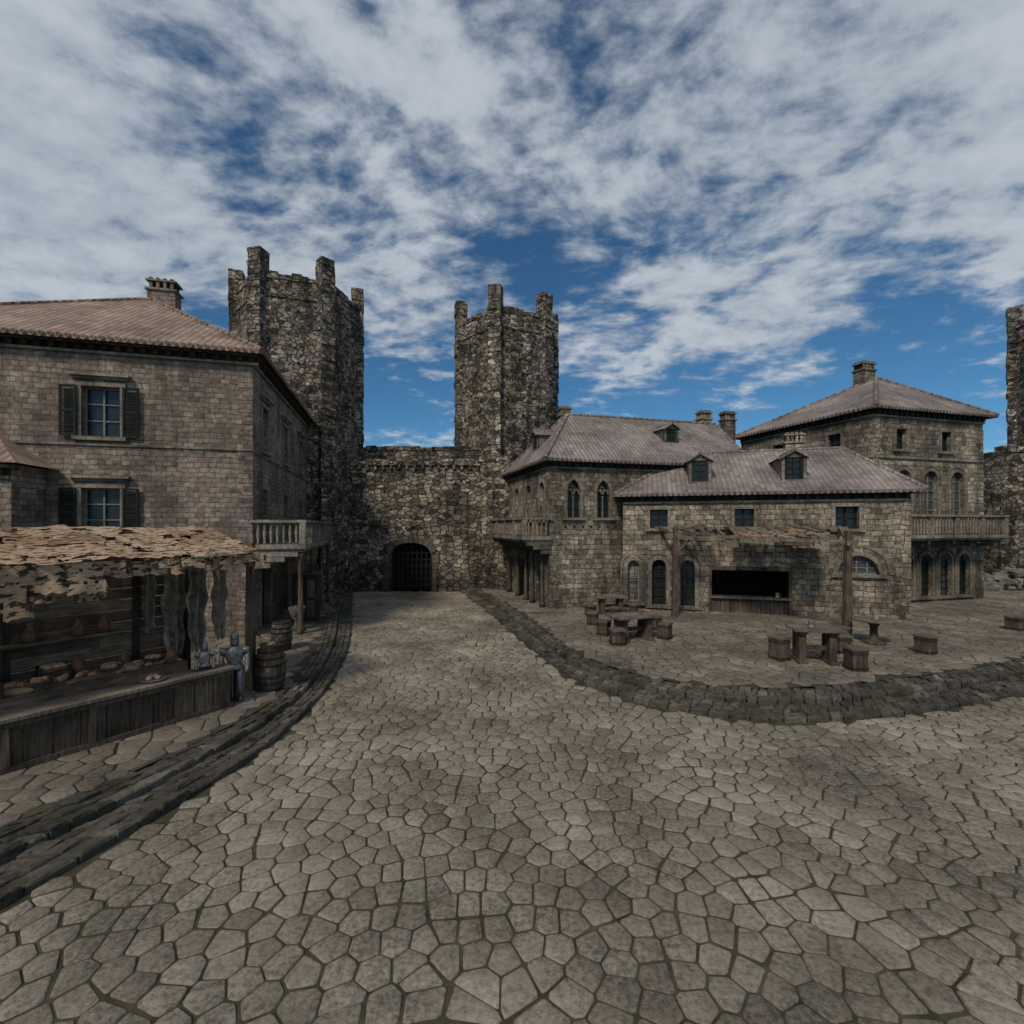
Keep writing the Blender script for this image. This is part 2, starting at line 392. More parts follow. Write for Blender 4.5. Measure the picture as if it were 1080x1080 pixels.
def dormer(H,F,u,n,z,w,h,dep,rm):
    m=H['dormer_walls','trim']
    for s in (-1,1): m.poly([F.p(u+s*w/2,n,z),F.p(u+s*w/2,n-dep,z),F.p(u+s*w/2,n-dep,z+h),F.p(u+s*w/2,n,z+h)])
    m.box(F,u-w/2,u-w/2+.12,n-.1,n+.01,z,z+h); m.box(F,u+w/2-.12,u+w/2,n-.1,n+.01,z,z+h); m.box(F,u-w/2+.12,u+w/2-.12,n-.1,n+.01,z,z+.1)
    m.poly([F.p(u-w/2,n,z+h),F.p(u+w/2,n,z+h),F.p(u,n,z+h+w*.3)])
    H['dormer_glass','glass'].box(F,u-w/2+.12,u+w/2-.12,n-.12,n-.08,z+.1,z+h)
    f=H['dormer_shutters','shut']; f.box(F,u-.025,u+.025,n-.08,n-.02,z+.1,z+h); 
    for s in(-1,1): f.box(F,u+s*(w/2-.18)-.06,u+s*(w/2-.18)+.06,n-.08,n-.02,z+.1,z+h)
    for k in (.3,.55,.8): f.box(F,u-w/2+.2,u+w/2-.2,n-.078,n-.03,z+h*k,z+h*k+.035)
    r=H['dormer_roof',rm]; o=.14; zt=z+h+w*.3+.05; ze=z+h-.03
    for s in(-1,1):
        r.poly([F.p(u+s*(w/2+o),n+o,ze),F.p(u,n+o,zt),F.p(u,n-dep,zt),F.p(u+s*(w/2+o),n-dep,ze)])
        r.poly([F.p(u+s*(w/2+o),n+o,ze),F.p(u,n+o,zt),F.p(u,n+o,zt-.07),F.p(u+s*(w/2+o),n+o,ze-.07)])
    r.tube([F.p(u,n+o,zt),F.p(u,n-dep,zt)],.07,6)
def balcony(H,F,u0,u1,dep,zf,zr,sides=(True,True),cm='trim',step=1.1,tiers=3):
    s=H['balcony_slab','trim']; s.box(F,u0,u1,-.05,dep,zf-.16,zf); s.box(F,u0+.08,u1-.08,-.05,dep-.08,zf-.26,zf-.162)
    r=H['balcony_rail','trim']; b=H['balcony_balusters','trim']
    prof=[(.045,0),(.045,.05),(.03,.08),(.055,.2),(.06,.28),(.035,.42),(.03,.5),(.045,.56)]
    hh=zr-zf-.12; k=hh/.56
    prof=[(r_,z_*k) for r_,z_ in prof]
    def run(a,bp):
        L=(bp-a).length; n=max(2,int(L/.2))
        for i in range(1,n):
            p=a+(bp-a)*(i/n); b.lathe(p+Vector((0,0,.02)),prof,7)
    r.box(F,u0-.02,u1+.02,dep-.2,dep+.03,zr-.1,zr)
    run(F.p(u0+.1,dep-.09,zf),F.p(u1-.1,dep-.09,zf))
    for e in (u0,u1):
        r.box(F,e-.02 if e==u0 else e-.2,e+.2 if e==u0 else e+.02,-.05,dep-.2,zr-.1,zr-.003)
        x=e+.09 if e==u0 else e-.09
        run(F.p(x,.0,zf),F.p(x,dep-.1,zf))
        H['balcony_posts','trim'].box(F,x-.1,x+.1,dep-.2,dep+.0,zf,zr-.1)
    n=int((u1-u0)/1.9)
    for i in range(1,n+1):
        x=u0+(u1-u0)*i/(n+1); H['balcony_posts','trim'].box(F,x-.09,x+.09,dep-.19,dep-.01,zf,zr-.1)
    n=max(2,int((u1-u0)/step))
    c=H['balcony_corbels',cm]
    for i in range(n+1):
        x=u0+.15+(u1-u0-.3)*i/n
        for a,bb in ((dep*.85,.16),(dep*.6,.34),(dep*.33,.54))[:tiers]:
            c.box(F,x-.08,x+.08,-.03,a,zf-.26-bb,zf-.262-(bb-.16 if bb>.16 else 0))

# ------------------------------------------------------------------ ground, road, pavements, kerbs
LO=[(-14,-8),(-8.6,-3),(-6.6,1.5),(-5.3,5),(-4.72,6.94),(-4.5,7.84),(-4.38,9.5),(-4.6,12.1),(-5.5,16),(-7.16,21.05),(-9.0,26.8),(-9.9,29.2)]
LI=[(-17,-8),(-10.6,-3),(-8.4,1.5),(-7.0,4.5),(-6.1,6.5),(-5.55,8.1),(-5.2,9.6),(-5.25,11.36),(-6.15,15),(-7.8,19.9),(-9.7,26.3),(-10.5,29.2)]
RO=[(-3.2,29.2),(-2.7,27.5),(-.84,21.05),(.62,15.4),(1.5,12.5),(2.44,11.1),(3.65,10.15),(5.02,9.66),(6.57,9.66),(8.4,10),(10.7,10.7),(12.1,11.24),(15,12.3),(21,14.8),(30,19),(44,26)]
RI=[(-2.2,29.2),(-1.7,27.6),(0,22.06),(1.33,16.6),(2.17,13.6),(3.34,11.9),(4.7,11.2),(6.18,11.03),(8.18,11.36),(11.3,12.25),(13.2,12.95),(14.9,13.7),(19,15.8),(25,18.8),(32,22.6),(42,28.4)]
def smooth_line(pts,step=.35):
    P=[Vector(p) for p in pts]; out=[]
    for i in range(len(P)-1):
        p0=P[max(i-1,0)];p1=P[i];p2=P[i+1];p3=P[min(i+2,len(P)-1)]
        n=max(2,int((p2-p1).length/step))
        for k in range(n):
            t=k/n; out.append(.5*((2*p1)+(p2-p0)*t+(2*p0-5*p1+4*p2-p3)*t*t+(3*p1-p0-3*p2+p3)*t**3))
    out.append(P[-1]); return out
def resample(L,n):
    ds=[0]
    for a,b in zip(L,L[1:]): ds.append(ds[-1]+(b-a).length)
    out=[];j=0
    for i in range(n+1):
        d=ds[-1]*i/n
        while j<len(ds)-2 and ds[j+1]<d: j+=1
        t=(d-ds[j])/max(1e-6,ds[j+1]-ds[j]); out.append(L[j].lerp(L[j+1],min(1,t)))
    return out
lo,li,ro,ri=[smooth_line(x) for x in (LO,LI,RO,RI)]
NB=400
def inside(p,poly):
    x,y=p; c=False; j=len(poly)-1
    for i in range(len(poly)):
        xi,yi=poly[i];xj,yj=poly[j]
        if (yi>y)!=(yj>y) and x<(xj-xi)*(y-yi)/(yj-yi)+xi: c=not c
        j=i
    return c
g=M(); g.poly([(-700,-700,-.05),(700,-700,-.05),(700,700,-.05),(-700,700,-.05)]); g.build('ground',T['earth'])
g=M(); g.poly([(-18,-10,0),(46,-10,0),(46,32,0),(-18,32,0)]); g.build('road',T['joint'])
HP=.25
def sheet(line,far,z,name,mat):
    m=M(); pts=[(p.x,p.y,z) for p in line]+[(x,y,z) for x,y in far]; m.poly(pts); return m.build(name,mat)
sheet(li,[(-30,32),(-30,-8)],HP-.012,'pavement',T['joint'])
sheet(ri,[(42,45),(-2.2,45)],HP-.012,'pavement',T['joint'])

def rosettes(x0,x1,y0,y1,cx,cy,W,Hh,sp,jit):
    cs=[]
    for j in range(-16,17):
        for i in range(-16,17):
            cs.append(Vector((cx+i*W+(W/2 if j%2 else 0)+U(-.15,.15),cy+j*Hh+U(-.15,.15))))
    pts=[]
    cs=[c for c in cs if x0-4<c.x<x1+4 and y0-4<c.y<y1+4]
    for c in cs:
        near=[d for d in cs if 0<(d-c).length<W*1.9]
        k=0; r=0.
        while r<W*.85:
            n=max(1,int(round(2*pi*r/(sp*1.25)))); a0=U(0,6.3)
            for a in range(n):
                th=a0+2*pi*(a+U(-.12,.12))/n; p=c+Vector((cos(th),sin(th)))*r+Vector((U(-jit,jit),U(-jit,jit)))
                if x0<p.x<x1 and y0<p.y<y1 and all((p-d).length>r+sp*.3 for d in near): pts.append(p)
            r+=sp
    return pts
def cells(pts,inside_f,name,mat,z,hgt,gap,maxr,slack=1.):
    vs,es,fs=geometry.delaunay_2d_cdt(pts,[],[],0,1e-5)[:3]
    nb=[[] for _ in vs]
    for f in fs:
        if len(f)!=3: continue
        a,b,c=(vs[i] for i in f)
        d=2*(a.x*(b.y-c.y)+b.x*(c.y-a.y)+c.x*(a.y-b.y))
        if abs(d)<1e-9: continue
        ux=((a.length_squared)*(b.y-c.y)+(b.length_squared)*(c.y-a.y)+(c.length_squared)*(a.y-b.y))/d
        uy=((a.length_squared)*(c.x-b.x)+(b.length_squared)*(a.x-c.x)+(c.length_squared)*(b.x-a.x))/d
        q=Vector((ux,uy))
        for i in f: nb[i].append(q)
    V=[];Fc=[]
    for s,cl in zip(vs,nb):
        if len(cl)<3: continue
        cl=sorted(cl,key=lambda q:math.atan2(q.y-s.y,q.x-s.x))
        pp=[cl[0]]
        for q in cl[1:]:
            if (q-pp[-1]).length>.04: pp.append(q)
        if len(pp)>3 and (pp[0]-pp[-1]).length<.04: pp.pop()
        if len(pp)<3: continue
        c=sum(pp,Vector((0,0)))/len(pp); rr=max((q-c).length for q in pp)
        if rr>maxr or not all(inside_f(c.lerp(q,slack)) for q in pp): continue
        rp=[]
        n=len(pp)
        for i in range(n):
            a,b,d=pp[i-1],pp[i],pp[(i+1)%n]; e=U(.05,.12)
            rp+=[b.lerp(a,e),b.lerp(d,U(.05,.12))]
        mr=sum((q-c).length for q in rp)/len(rp)
        hh=hgt*U(.6,1.15); tx,ty=U(-.02,.02),U(-.02,.02)
        i0=len(V); n=len(rp); k1=1-gap*U(.5,1.7)/mr
        for k,zz in ((k1,-.02),(k1*.98,hh*.7),(k1*.90,hh)):
            for q in rp:
                w=c+(q-c)*k*(U(.975,1.015) if k!=k1 else 1); V.append((w.x,w.y,z+zz+((w.x-c.x)*tx+(w.y-c.y)*ty if zz>0 else 0)))
        for k in range(2):
            for i in range(n):
                j=(i+1)%n; Fc.append((i0+k*n+i,i0+k*n+j,i0+(k+1)*n+j,i0+(k+1)*n+i))
        Fc.append(tuple(range(i0+2*n,i0+3*n)))
    me=bpy.data.meshes.new(name); me.from_pydata(V,[],Fc); me.materials.append(mat)
    me.polygons.foreach_set('use_smooth',[True]*len(Fc))
    o=bpy.data.objects.new(name,me); S.collection.objects.link(o); return o
rp=[(p.x,p.y) for p in lo]+[(p.x,p.y) for p in ro]+[(44,-8)]
cells(rosettes(-16,34,-5,29.3,-.8,8.1,4.3,3.0,.26,.036),lambda q:inside(q,rp),'cobblestones',T['cob'],0.,.018,.011,.42,0.)
lp=[(p.x,p.y) for p in li]+[(-13,32),(-30,32),(-30,-8)]
cells(rosettes(-18,-4,-5,30,-9,12,3.1,2.4,.32,.05),lambda q:inside(q,lp),'paving_stones',T['pav'],HP-.012,.022,.012,.5,.5)
rp2=[(p.x,p.y) for p in ri]+[(42,45),(-2.2,45)]
cells(rosettes(-3,34,10.5,31,6,15,3.3,2.5,.29,.05),lambda q:inside(q,rp2),'paving_stones',T['pav'],HP-.012,.022,.012,.5,.5)
def kerb(A,B,name):
    A=resample(A,NB);B=resample(B,NB); m=M()
    L=sum((a-b).length for a,b in zip(A,A[1:])); 
    def at(t,s):
        x=max(0,min(NB-1e-6,t*NB)); i=int(x); a=A[i].lerp(A[i+1],x-i); b=B[i].lerp(B[i+1],x-i); return a.lerp(b,s)
    rows=[(0.,.18,.12,.34),(.18,.34,.13,.22),(.34,.5,.13,.26),(.5,.68,.235,.34),(.68,.84,.245,.22),(.84,1.0,.245,.26)]
    for s0,s1,z,ln in rows:
        t=0
        while t<1:
            dt=ln*U(.6,1.5)/L; t2=min(1,t+dt); j=lambda:U(-.025,.025)
            g=.012/L*1.2
            base=[at(t+g,s0+.008),at(t2-g,s0+.008),at(t2-g,s1-.01),at(t+g,s1-.01)]
            c=sum(base,Vector((0,0)))/4; zz=z+U(-.028,.024)
            lo_=[Vector((p.x,p.y,-.02)) for p in base]
            md=[Vector((p.x+j()*.4,p.y+j()*.4,zz-.03)) for p in base]
            tp=[]
            for p in base:
                w=c+(p-c)*.84; tp.append(Vector((w.x+j()*.7,w.y+j()*.7,zz+U(-.016,.016))))
            i=len(m.v); m.v+=lo_+md+tp
            for k in (0,4):
                for q in range(4):
                    r=(q+1)%4; m.f.append((i+k+q,i+k+r,i+k+4+r,i+k+4+q)); m.sm.append(False)
            m.f.append((i+8,i+9,i+10,i+11)); m.sm.append(False)
            t=t2
    m.build(name,T['kerb'])
    f=M()
    for i in range(NB):
        for s0,s1,z in ((0,.5,.085),(.5,1.,.2)):
            a,b=A[i].lerp(B[i],s0+.02),A[i+1].lerp(B[i+1],s0+.02); c,d=A[i+1].lerp(B[i+1],s1),A[i].lerp(B[i],s1)
            f.poly([(a.x,a.y,z),(b.x,b.y,z),(c.x,c.y,z),(d.x,d.y,z)])
    f.build(name+'_bedding',T['joint'])
kerb(lo,li,'kerb'); kerb(ro,ri,'kerb')

# ------------------------------------------------------------------ castle
def tower(cx,cy,R,ang0,ztop,zp,name,zbase=0.):
    H=Obj(name); V=[Vector((cx+R*cos(ang0+i*pi/3),cy+R*sin(ang0+i*pi/3))) for i in range(6)]
    w=H['tower_walls','stt']; par=H['parapet','stt']; pil=H['corner_buttresses','stt']; dk=H['arrow_slits','dark']
    for i in range(6):
        a,b=V[i],V[(i+1)%6]; F=Fr(a,b)
        nu,nz=10,36; L=F.L; gr=[[F.p(L*x/nu,(U(-.035,.035) if 0<x<nu else 0),zbase+(zp-zbase)*z/nz) for x in range(nu+1)] for z in range(nz+1)]
        for z in range(nz):
            for x in range(nu): w.poly([gr[z][x],gr[z][x+1],gr[z+1][x+1],gr[z+1][x]])
        u=0.
        while u<L-.05:
            du=min(U(.3,.65),L-u); par.box(F,u,u+du,-.42,.035+U(0,.03),zp-.25,zp+U(-.08,.2),.015); u+=du
        par.box(F,0,L,-.4,.06,zp-1.25,zp-1.1,.01)
        for k in range(5):
            uu=L*U(.2,.8); zz=U(4,zp-2); dk.box(F,uu-.07,uu+.07,-.05,.045,zz,zz+.15)
        c=Vector((cx,cy)); out=(a-c).normalized(); aa=math.atan2(out.y,out.x)+pi/2
        G=Fr(a-out*.12,ang=aa); z=zbase
        while z<ztop-.1:
            h=min(U(.26,.5),ztop-z)
            pil.box(G,-.40+U(-.035,.035),.40+U(-.035,.035),-.42,.30+U(-.03,.05),z,z+h,.02); z+=h
    H['tower_floor','stt'].poly([Vector((v.x,v.y,zp-1.0)) for v in V])
    return H
A6=math.radians(17.3-120)
t=tower(-13.0,29.0,3.55,A6,18.95,17.75,'castle_tower'); t.done()
t=tower(-.30,32.8,3.45,A6,18.95,17.6,'castle_tower'); t.done()
t=tower(37.0,30.2,3.6,A6,18.95,17.7,'castle_tower'); t.done()

W=Obj('castle_wall')
F=Fr((-11.5,28.9),(-1.9,28.9))
gx=-6.15+11.5
op=(gx-1.28,gx+1.28,0.,3.0,'s')
wall(W['curtain_wall','stt'],F,F.L,0,8.1,[op],.9)
W['curtain_wall','stt'].box(F,0,F.L,-1.8,-.001,8.0,8.098)
ledge=W['wall_walk_ledge','stt']; u=0
while u<F.L-.1:
    du=min(U(.4,.9),F.L-u); ledge.box(F,u,u+du,-.1,.10+U(0,.04),7.72+U(-.02,.02),7.95,.015); u+=du
for i in range(20):
    x=.3+i*.48; W['wall_corbels','stt'].box(F,x-.08,x+.08,-.02,.12,7.45,7.72,.01)
P=Fr((-12,30.3),(-.5,30.3)); wall(W['upper_parapet','stt'],P,P.L,7.9,8.95,[],.2)
u=0
while u<P.L-.1:
    du=min(U(.35,.8),P.L-u); W['parapet_coping','stt'].box(P,u,u+du,-.6,.05,8.85,9.08+U(-.05,.08),.02); u+=du
ga=W['gate_arch','tdark']; cc=curve(op,9); cu=(op[0]+op[1])/2
for i in range(9):
    (a,za),(b,zb_)=cc[i],cc[i+1]; w_=.36+U(-.05,.09)
    o1_=Vector((a-cu,za-.9)).normalized()*w_; o2_=Vector((b-cu,zb_-.9)).normalized()*w_; nn=.09+U(-.02,.03)
    g_=.012
    q4=[(a+g_,za),(b-g_,zb_),(b+o2_.x-g_,zb_+o2_.y),(a+o1_.x+g_,za+o1_.y)]
    ga.hexa([F.p(x_,-.03,z_) for x_,z_ in q4]+[F.p(x_,nn,z_) for x_,z_ in q4])
z=0
while z<cc[0][1]-.05:
    h=min(U(.28,.42),cc[0][1]-z)
    for sgn,x_ in ((-1,op[0]),(1,op[1])):
        w_=.34+U(-.06,.1); ga.box(F,min(x_,x_+sgn*w_),max(x_,x_+sgn*w_),-.03,.09+U(-.02,.03),z,z+h-.015)
    z+=h
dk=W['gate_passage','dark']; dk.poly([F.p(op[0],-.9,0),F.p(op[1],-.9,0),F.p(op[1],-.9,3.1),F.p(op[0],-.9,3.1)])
ir=W['portcullis','iron']
for i in range(9):
    x=op[0]+.14+i*(2.56-.28)/8; ir.box(F,x-.035,x+.035,-.42,-.36,.03,2.98)
for i in range(7):
    z=.35+i*.4; ir.box(F,op[0],op[1],-.39,-.34,z-.03,z+.03)
for i in range(22):
    x=U(.6,9); z=U(3.6,7.2); W['putlog_holes','dark'].box(F,x-.07,x+.07,-.1,.012,z,z+.15)
B=Fr((-1.95,28.88),(.15,27.7)); wall(W['bastion','stt'],B,B.L,0,8.0,[],.2)
B2=Fr((.15,27.7),(1.6,33)); wall(W['bastion','stt'],B2,B2.L,0,8.0,[],.2)
W['bastion','stt'].poly([(-1.95,28.88,8),(.15,27.7,8),(1.6,33,8),(-2,33,8)])
u=0
while u<B.L-.05:
    du=min(U(.3,.6),B.L-u); W['bastion_coping','stt'].box(B,u,u+du,-.5,.06,7.9,8.22+U(-.05,.08),.02); u+=du
W['bastion_loops','dark'].box(B,.9,1.05,-.1,.015,5.6,6.1)
C=Fr((31.6,30.6),(34.4,30.4)); wall(W['curtain_wall_east','stt'],C,C.L,0,8.95,[],.2)
W['curtain_wall_east','stt'].box(C,0,C.L,-1.5,-.002,0,8.9)
u=0
while u<C.L-.05:
    du=min(U(.3,.6),C.L-u); W['parapet_coping','stt'].box(C,u,u+du,-.5,.06,8.8,9.15+U(-.05,.1),.02); u+=du
D=Fr((2.5,35.5),(31.2,35.5)); wall(W['curtain_wall_north','stt'],D,D.L,0,7.2,[],.2)
D=Fr((-40,33),(-15.5,31)); wall(W['curtain_wall_west','stt'],D,D.L,0,7.2,[],.2)
W.done()

# ------------------------------------------------------------------ left house
H=Obj('stone_house')
c0=Vector((-8.79,16.04)); dF=Vector((-.9697,-.2443)); dS=Vector((-.2443,.9697))
cl=c0+dF*10.6; cf=c0+dS*11.0; cb=cl+dS*11.0; ZE=9.85
F=Fr(cl,c0); L=F.L; uw=L-4.32
o1=(uw-.52,uw+.52,6.82,8.4,0); o2=(uw-.52,uw+.52,3.7,5.2,0); o3=(uw-5.2,uw-4.2,6.82,8.4,0)
wall(H['walls','stl'],F,L,0,ZE,[o1,o2,o3])
for o in (o1,o2,o3): window(H,F,o,.24,1,2,.12,True,True,.42,'curt')
H['string_course','trim'].box(F,0,L,-.02,.05,6.54,6.62)
cornice(H,F,L,ZE,e=.2)
G=Fr(c0,cf); LS=G.L
ops=[(1.2,2.0,6.75,8.35,0),(4.6,5.4,6.75,8.35,0),(8.1,8.9,6.75,8.35,0),(1.2,2.0,3.3,5.35,0),(4.6,5.4,3.3,5.35,0),(8.1,8.9,3.9,5.35,0)]
dr=[(1.0,2.3,.25,2.5,0),(4.2,5.4,.25,2.6,'s'),(8,9,.25,2.4,0)]
wall(H['walls','stl'],G,LS,0,ZE,ops+dr)
for i,o in enumerate(ops): window(H,G,o,.24,1,3,.11,i!=3 and i!=4,i<3,0,'shut')
for o in dr:
    H['doors','woodd'].box(G,o[0],o[1],-.24,-.18,o[2],o[3]); tm=H['window_surrounds','trim']
    tm.box(G,o[0]-.16,o[0],-.03,.06,.25,o[3]); tm.box(G,o[1],o[1]+.16,-.03,.06,.25,o[3]); tm.box(G,o[0]-.2,o[1]+.2,-.03,.08,o[3],o[3]+.2)
H['string_course','trim'].box(G,.0,LS,-.02,.05,6.52,6.6)
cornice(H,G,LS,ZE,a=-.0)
for z in range(24):
    h=.4; zz=.25+z*h
    if zz>9.0: break
    k=.42 if z%2 else .28
    H['quoins','stl'].box(F,L-k,L+.02,-.3,.016,zz,zz+h-.02,.006); 
    H['quoins','stl'].box(G,-.0,(.28 if z%2 else .42),-.3,.017,zz,zz+h-.02,.006)
for a,b in ((cf,cb),(cb,cl)):
    X=Fr(a,b); wall(H['walls','stl'],X,X.L,0,ZE,[])
balcony(H,G,-.15,7.6,1.7,3.38,4.22)
for u in (0.1,2.6,5.1,7.3):
    H['balcony_columns','wood'].lathe(G.p(u,1.5,.24),[(.13,0),(.13,.15),(.09,.2),(.085,2.6),(.13,2.7),(.13,2.86)],8)
cs=expand([cl,c0,cf,cb],.42)
ap=Vector((-15.3,19.9))
roof(H,cs,ZE,[(ap.x-.25,ap.y-.06),(ap.x+.25,ap.y+.06)],13.5,'rfl')
chimney(H,-15.1,20.6,.25,12.2,14.6,1.05,.6,'stl')
dormer(H,G,4.6,-.9,10.35,1.2,.85,2.4,'rfl')
BY=Fr((-17.6,12.4),(-14.05,13.3)); 
wall(H['bay_walls','stl'],BY,BY.L,0,5.75,[(2.2,3.1,3.9,5.0,0)])
window(H,BY,(2.2,3.1,3.9,5.0,0),.24,1,2,.1)
BS=Fr((-14.05,13.3),(-14.4,14.7)); wall(H['bay_walls','stl'],BS,BS.L,0,5.75,[])
cornice(H,BY,BY.L,5.75)
m=H['bay_roof','rfl']; a=BY.p(-.2,.4,5.75);b=BY.p(BY.L+.35,.4,5.75);c=BS.p(1.5,.35,5.75)
tp=BY.p(BY.L-1.3,-1.4,6.9); tl=BY.p(-.2,-1.4,6.9)
m.poly([a,b,tp,tl]); m.poly([b,c,tp])
H.done()

# ------------------------------------------------------------------ right complex: corner house
H=Obj('corner_stone_house')
f0=Vector((1.72,21.5)); d=Vector((.966,.259)); f3=Vector((-.2,28.)); f1=f0+d*10.5; f2=f3+d*11.5; ZE=7.05
F=Fr(f0,f1)
g1=(1.15-.32,1.15+.32,4.4,6.15,'p'); g2=(2.63-.32,2.63+.32,4.4,6.15,'p')
wall(H['walls','str'],F,F.L,0,ZE,[g1,g2])
def gothic(H,F,o):
    window(H,F,o,.22,0,3,.15,True,False,0,'shut')
    cu=(o[0]+o[1])/2; tm=H['tracery','trim']; tm.lathe(F.p(cu,-.06,o[2]),[(.055,0),(.035,.08),(.035,.95),(.06,1.0)],8)
    w=o[1]-o[0]
    for s in (o[0],cu):
        q=(s+.03,s+w/2-.03,o[2],o[2]+1.3,'p'); c=curve(q,8)
        for (a,za),(e,ze) in zip(c,c[1:]):
            tm.beam(F.p(a,-.08,za),F.p(e,-.08,ze),.06,.08)
    tm.tube([F.p(cu+.09*cos(a*pi/5),-.08,o[2]+1.36+.09*sin(a*pi/5)) for a in range(11)],.022,5,True,False)
gothic(H,F,g1); gothic(H,F,g2)
for i in range(9):
    H['putlog_holes','dark'].box(F,.3+i*.42,.3+i*.42+.1,-.1,.012,3.92,4.02)
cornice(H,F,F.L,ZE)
G=Fr(f3,f0); 
aw=[(G.L-1.35,G.L-.65,4.3,6.1,'r'),(G.L-3.35,G.L-2.6,4.3,6.1,'r'),(G.L-5.4,G.L-4.6,4.3,6.1,'r')]
gd=[(G.L-1.9,G.L-.7,.25,2.75,'r'),(G.L-4.6,G.L-3.3,.25,2.75,'r')]
wall(H['walls','str'],G,G.L,0,ZE,aw+gd)
for o in aw: window(H,G,o,.22,1,3,.13,True,False,0,'curt')
for o in gd:
    window(H,G,o,.24,1,4,.18,False,False,0,'iron',.08)
for u in (.6,2.0,3.0,4.4,6.1):
    H['pilasters','tdark'].lathe(G.p(G.L-u+.1,.2,.25),[(.14,0),(.14,.2),(.09,.26),(.085,2.3),(.14,2.42),(.15,2.6)],8)
cornice(H,G,G.L,ZE)
balcony(H,G,.8,G.L+.15,1.35,3.55,4.4,cm='tdark')
for a,b in ((f1,f2),(f2,f3)):
    X=Fr(a,b); wall(H['walls','str'],X,X.L,0,ZE,[])
for z in range(17):
    k=.5 if z%2 else .3; zz=.25+z*.38
    H['quoins','str'].box(F,.0,k,-.3,.018,zz,zz+.36,.006); H['quoins','str'].box(G,G.L-(.3 if z%2 else .5),G.L+.019,-.3,.02,zz,zz+.36,.006)
r0=(2.97,25.35); r1=(2.97+.966*9.2,25.35+.259*9.2)
roof(H,expand([f0,f1,f2,f3],.38),ZE,[r0,r1],9.98,'rfr')
chimney(H,3.0,27.0,.26,8.4,10.75,.6,.5)
chimney(H,11.4,28.2,.26,9.0,10.8,.75,.5); chimney(H,12.9,28.4,.26,9.0,10.8,.75,.5)
dormer(H,Fr(f0,f1),7.1,-1.25,8.1,.85,.95,2.0,'rfr')
dormer(H,G,G.L-3.2,-.4,7.9,.85,.8,1.6,'rfr')
H.done()

# ------------------------------------------------------------------ tavern
H=Obj('tavern')
a0=Vector((5.1,21.8)); a1=Vector((15.75,18.75)); F=Fr(a0,a1); bn=-F.n; a2=a1+Vector((bn.x,bn.y))*6.5; a3=a0+Vector((bn.x,bn.y))*6.5; ZE=5.45
up=[(1.58-.38,1.58+.38,3.9,4.75,0),(5.09-.38,5.09+.38,3.9,4.75,0),(8.91-.42,8.91+.42,3.9,4.8,0)]
bar=(3.69,6.91,.25,2.25,0)
ar=[(.22,.72,.55,2.45,'r'),(1.28,1.88,.45,2.5,'r'),(2.5,3.1,.45,2.5,'r')]
lun=(8.55,10.05,2.05,2.8,'r')
wall(H['walls','str'],F,F.L,0,ZE,up+[bar]+ar+[lun],.28)
for o in up: window(H,F,o,.25,1,1,.12,True,False,0,'shut')
for i,o in enumerate(ar): window(H,F,o,.27,1 if i else 0,4 if i else 1,.17,True,False,0,'iron' if i else 'curt',.07,'dark' if i==1 else ('glass' if i else 'str'))
for o in ar: archtrim(H['arch_mouldings','trim'],F,(o[0]-.26,o[1]+.26,o[2],o[3]+.26,'r'),.07,.035,True)
window(H,F,lun,.25,3,2,.16,True,False,0,'curt',.06,'pane')
archtrim(H['arch_mouldings','trim'],F,(lun[0]-.35,lun[1]+.35,lun[2]-.0,lun[3]+.35,'r'),.12,.04,True)
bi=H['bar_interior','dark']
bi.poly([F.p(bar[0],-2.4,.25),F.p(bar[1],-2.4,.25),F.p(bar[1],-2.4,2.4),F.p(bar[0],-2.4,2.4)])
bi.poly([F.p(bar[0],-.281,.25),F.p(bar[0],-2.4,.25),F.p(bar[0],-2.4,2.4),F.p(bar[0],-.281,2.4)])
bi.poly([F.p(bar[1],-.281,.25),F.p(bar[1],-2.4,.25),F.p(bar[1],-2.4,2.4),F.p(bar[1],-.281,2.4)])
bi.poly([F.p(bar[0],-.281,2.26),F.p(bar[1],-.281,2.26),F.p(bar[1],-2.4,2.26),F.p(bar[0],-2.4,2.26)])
bc=H['bar_counter','wood']
n=17
for i in range(n):
    u=bar[0]+.12+i*(3.0)/n; bc.box(F,u,u+3.0/n-.015,-.12,-.06,.25,.88)
H['bar_counter_top','woodg'].box(F,bar[0]+.02,bar[1]-.02,-.5,.10,.88,.95)
fr=H['bar_frame','wood']; fr.box(F,bar[0],bar[0]+.1,-.2,.04,.25,2.25); fr.box(F,bar[1]-.1,bar[1],-.2,.04,.25,2.25); fr.box(F,bar[0]+.1,bar[1]-.1,-.2,.045,2.1,2.25)
sh=H['bar_shelves','woodd']
for z in (1.2,1.6): sh.box(F,bar[0]+.2,bar[1]-.2,-2.35,-2.1,z,z+.04)
jr=H['jugs','woodd']
for i in range(10):
    u=bar[0]+.35+i*.27+U(-.06,.06); jr.lathe(F.p(u,-2.22,1.24 if i%2 else 1.64),[(.05,0),(.075,.06),(.07,.14),(.035,.2),(.045,.24)],8)
H['sign_board','woodd'].box(F,4.75,5.95,-.02,.075,2.115,2.235)
lt=H['sign_lettering','trim']; u=4.92
for wd in (5,6,3):
    for k in range(wd):
        lt.box(F,u,u+.012,.075,.079,2.145,2.205); 
        if k%2: lt.box(F,u+.014,u+.034,.075,.0785,2.19,2.205)
        else: lt.box(F,u+.014,u+.034,.075,.0785,2.145,2.158)
        u+=.05
    u+=.05
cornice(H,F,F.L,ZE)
for a,b in ((a1,a2),(a2,a3),(a3,a0)):
    X=Fr(a,b); wall(H['walls','str'],X,X.L,0,ZE,[])
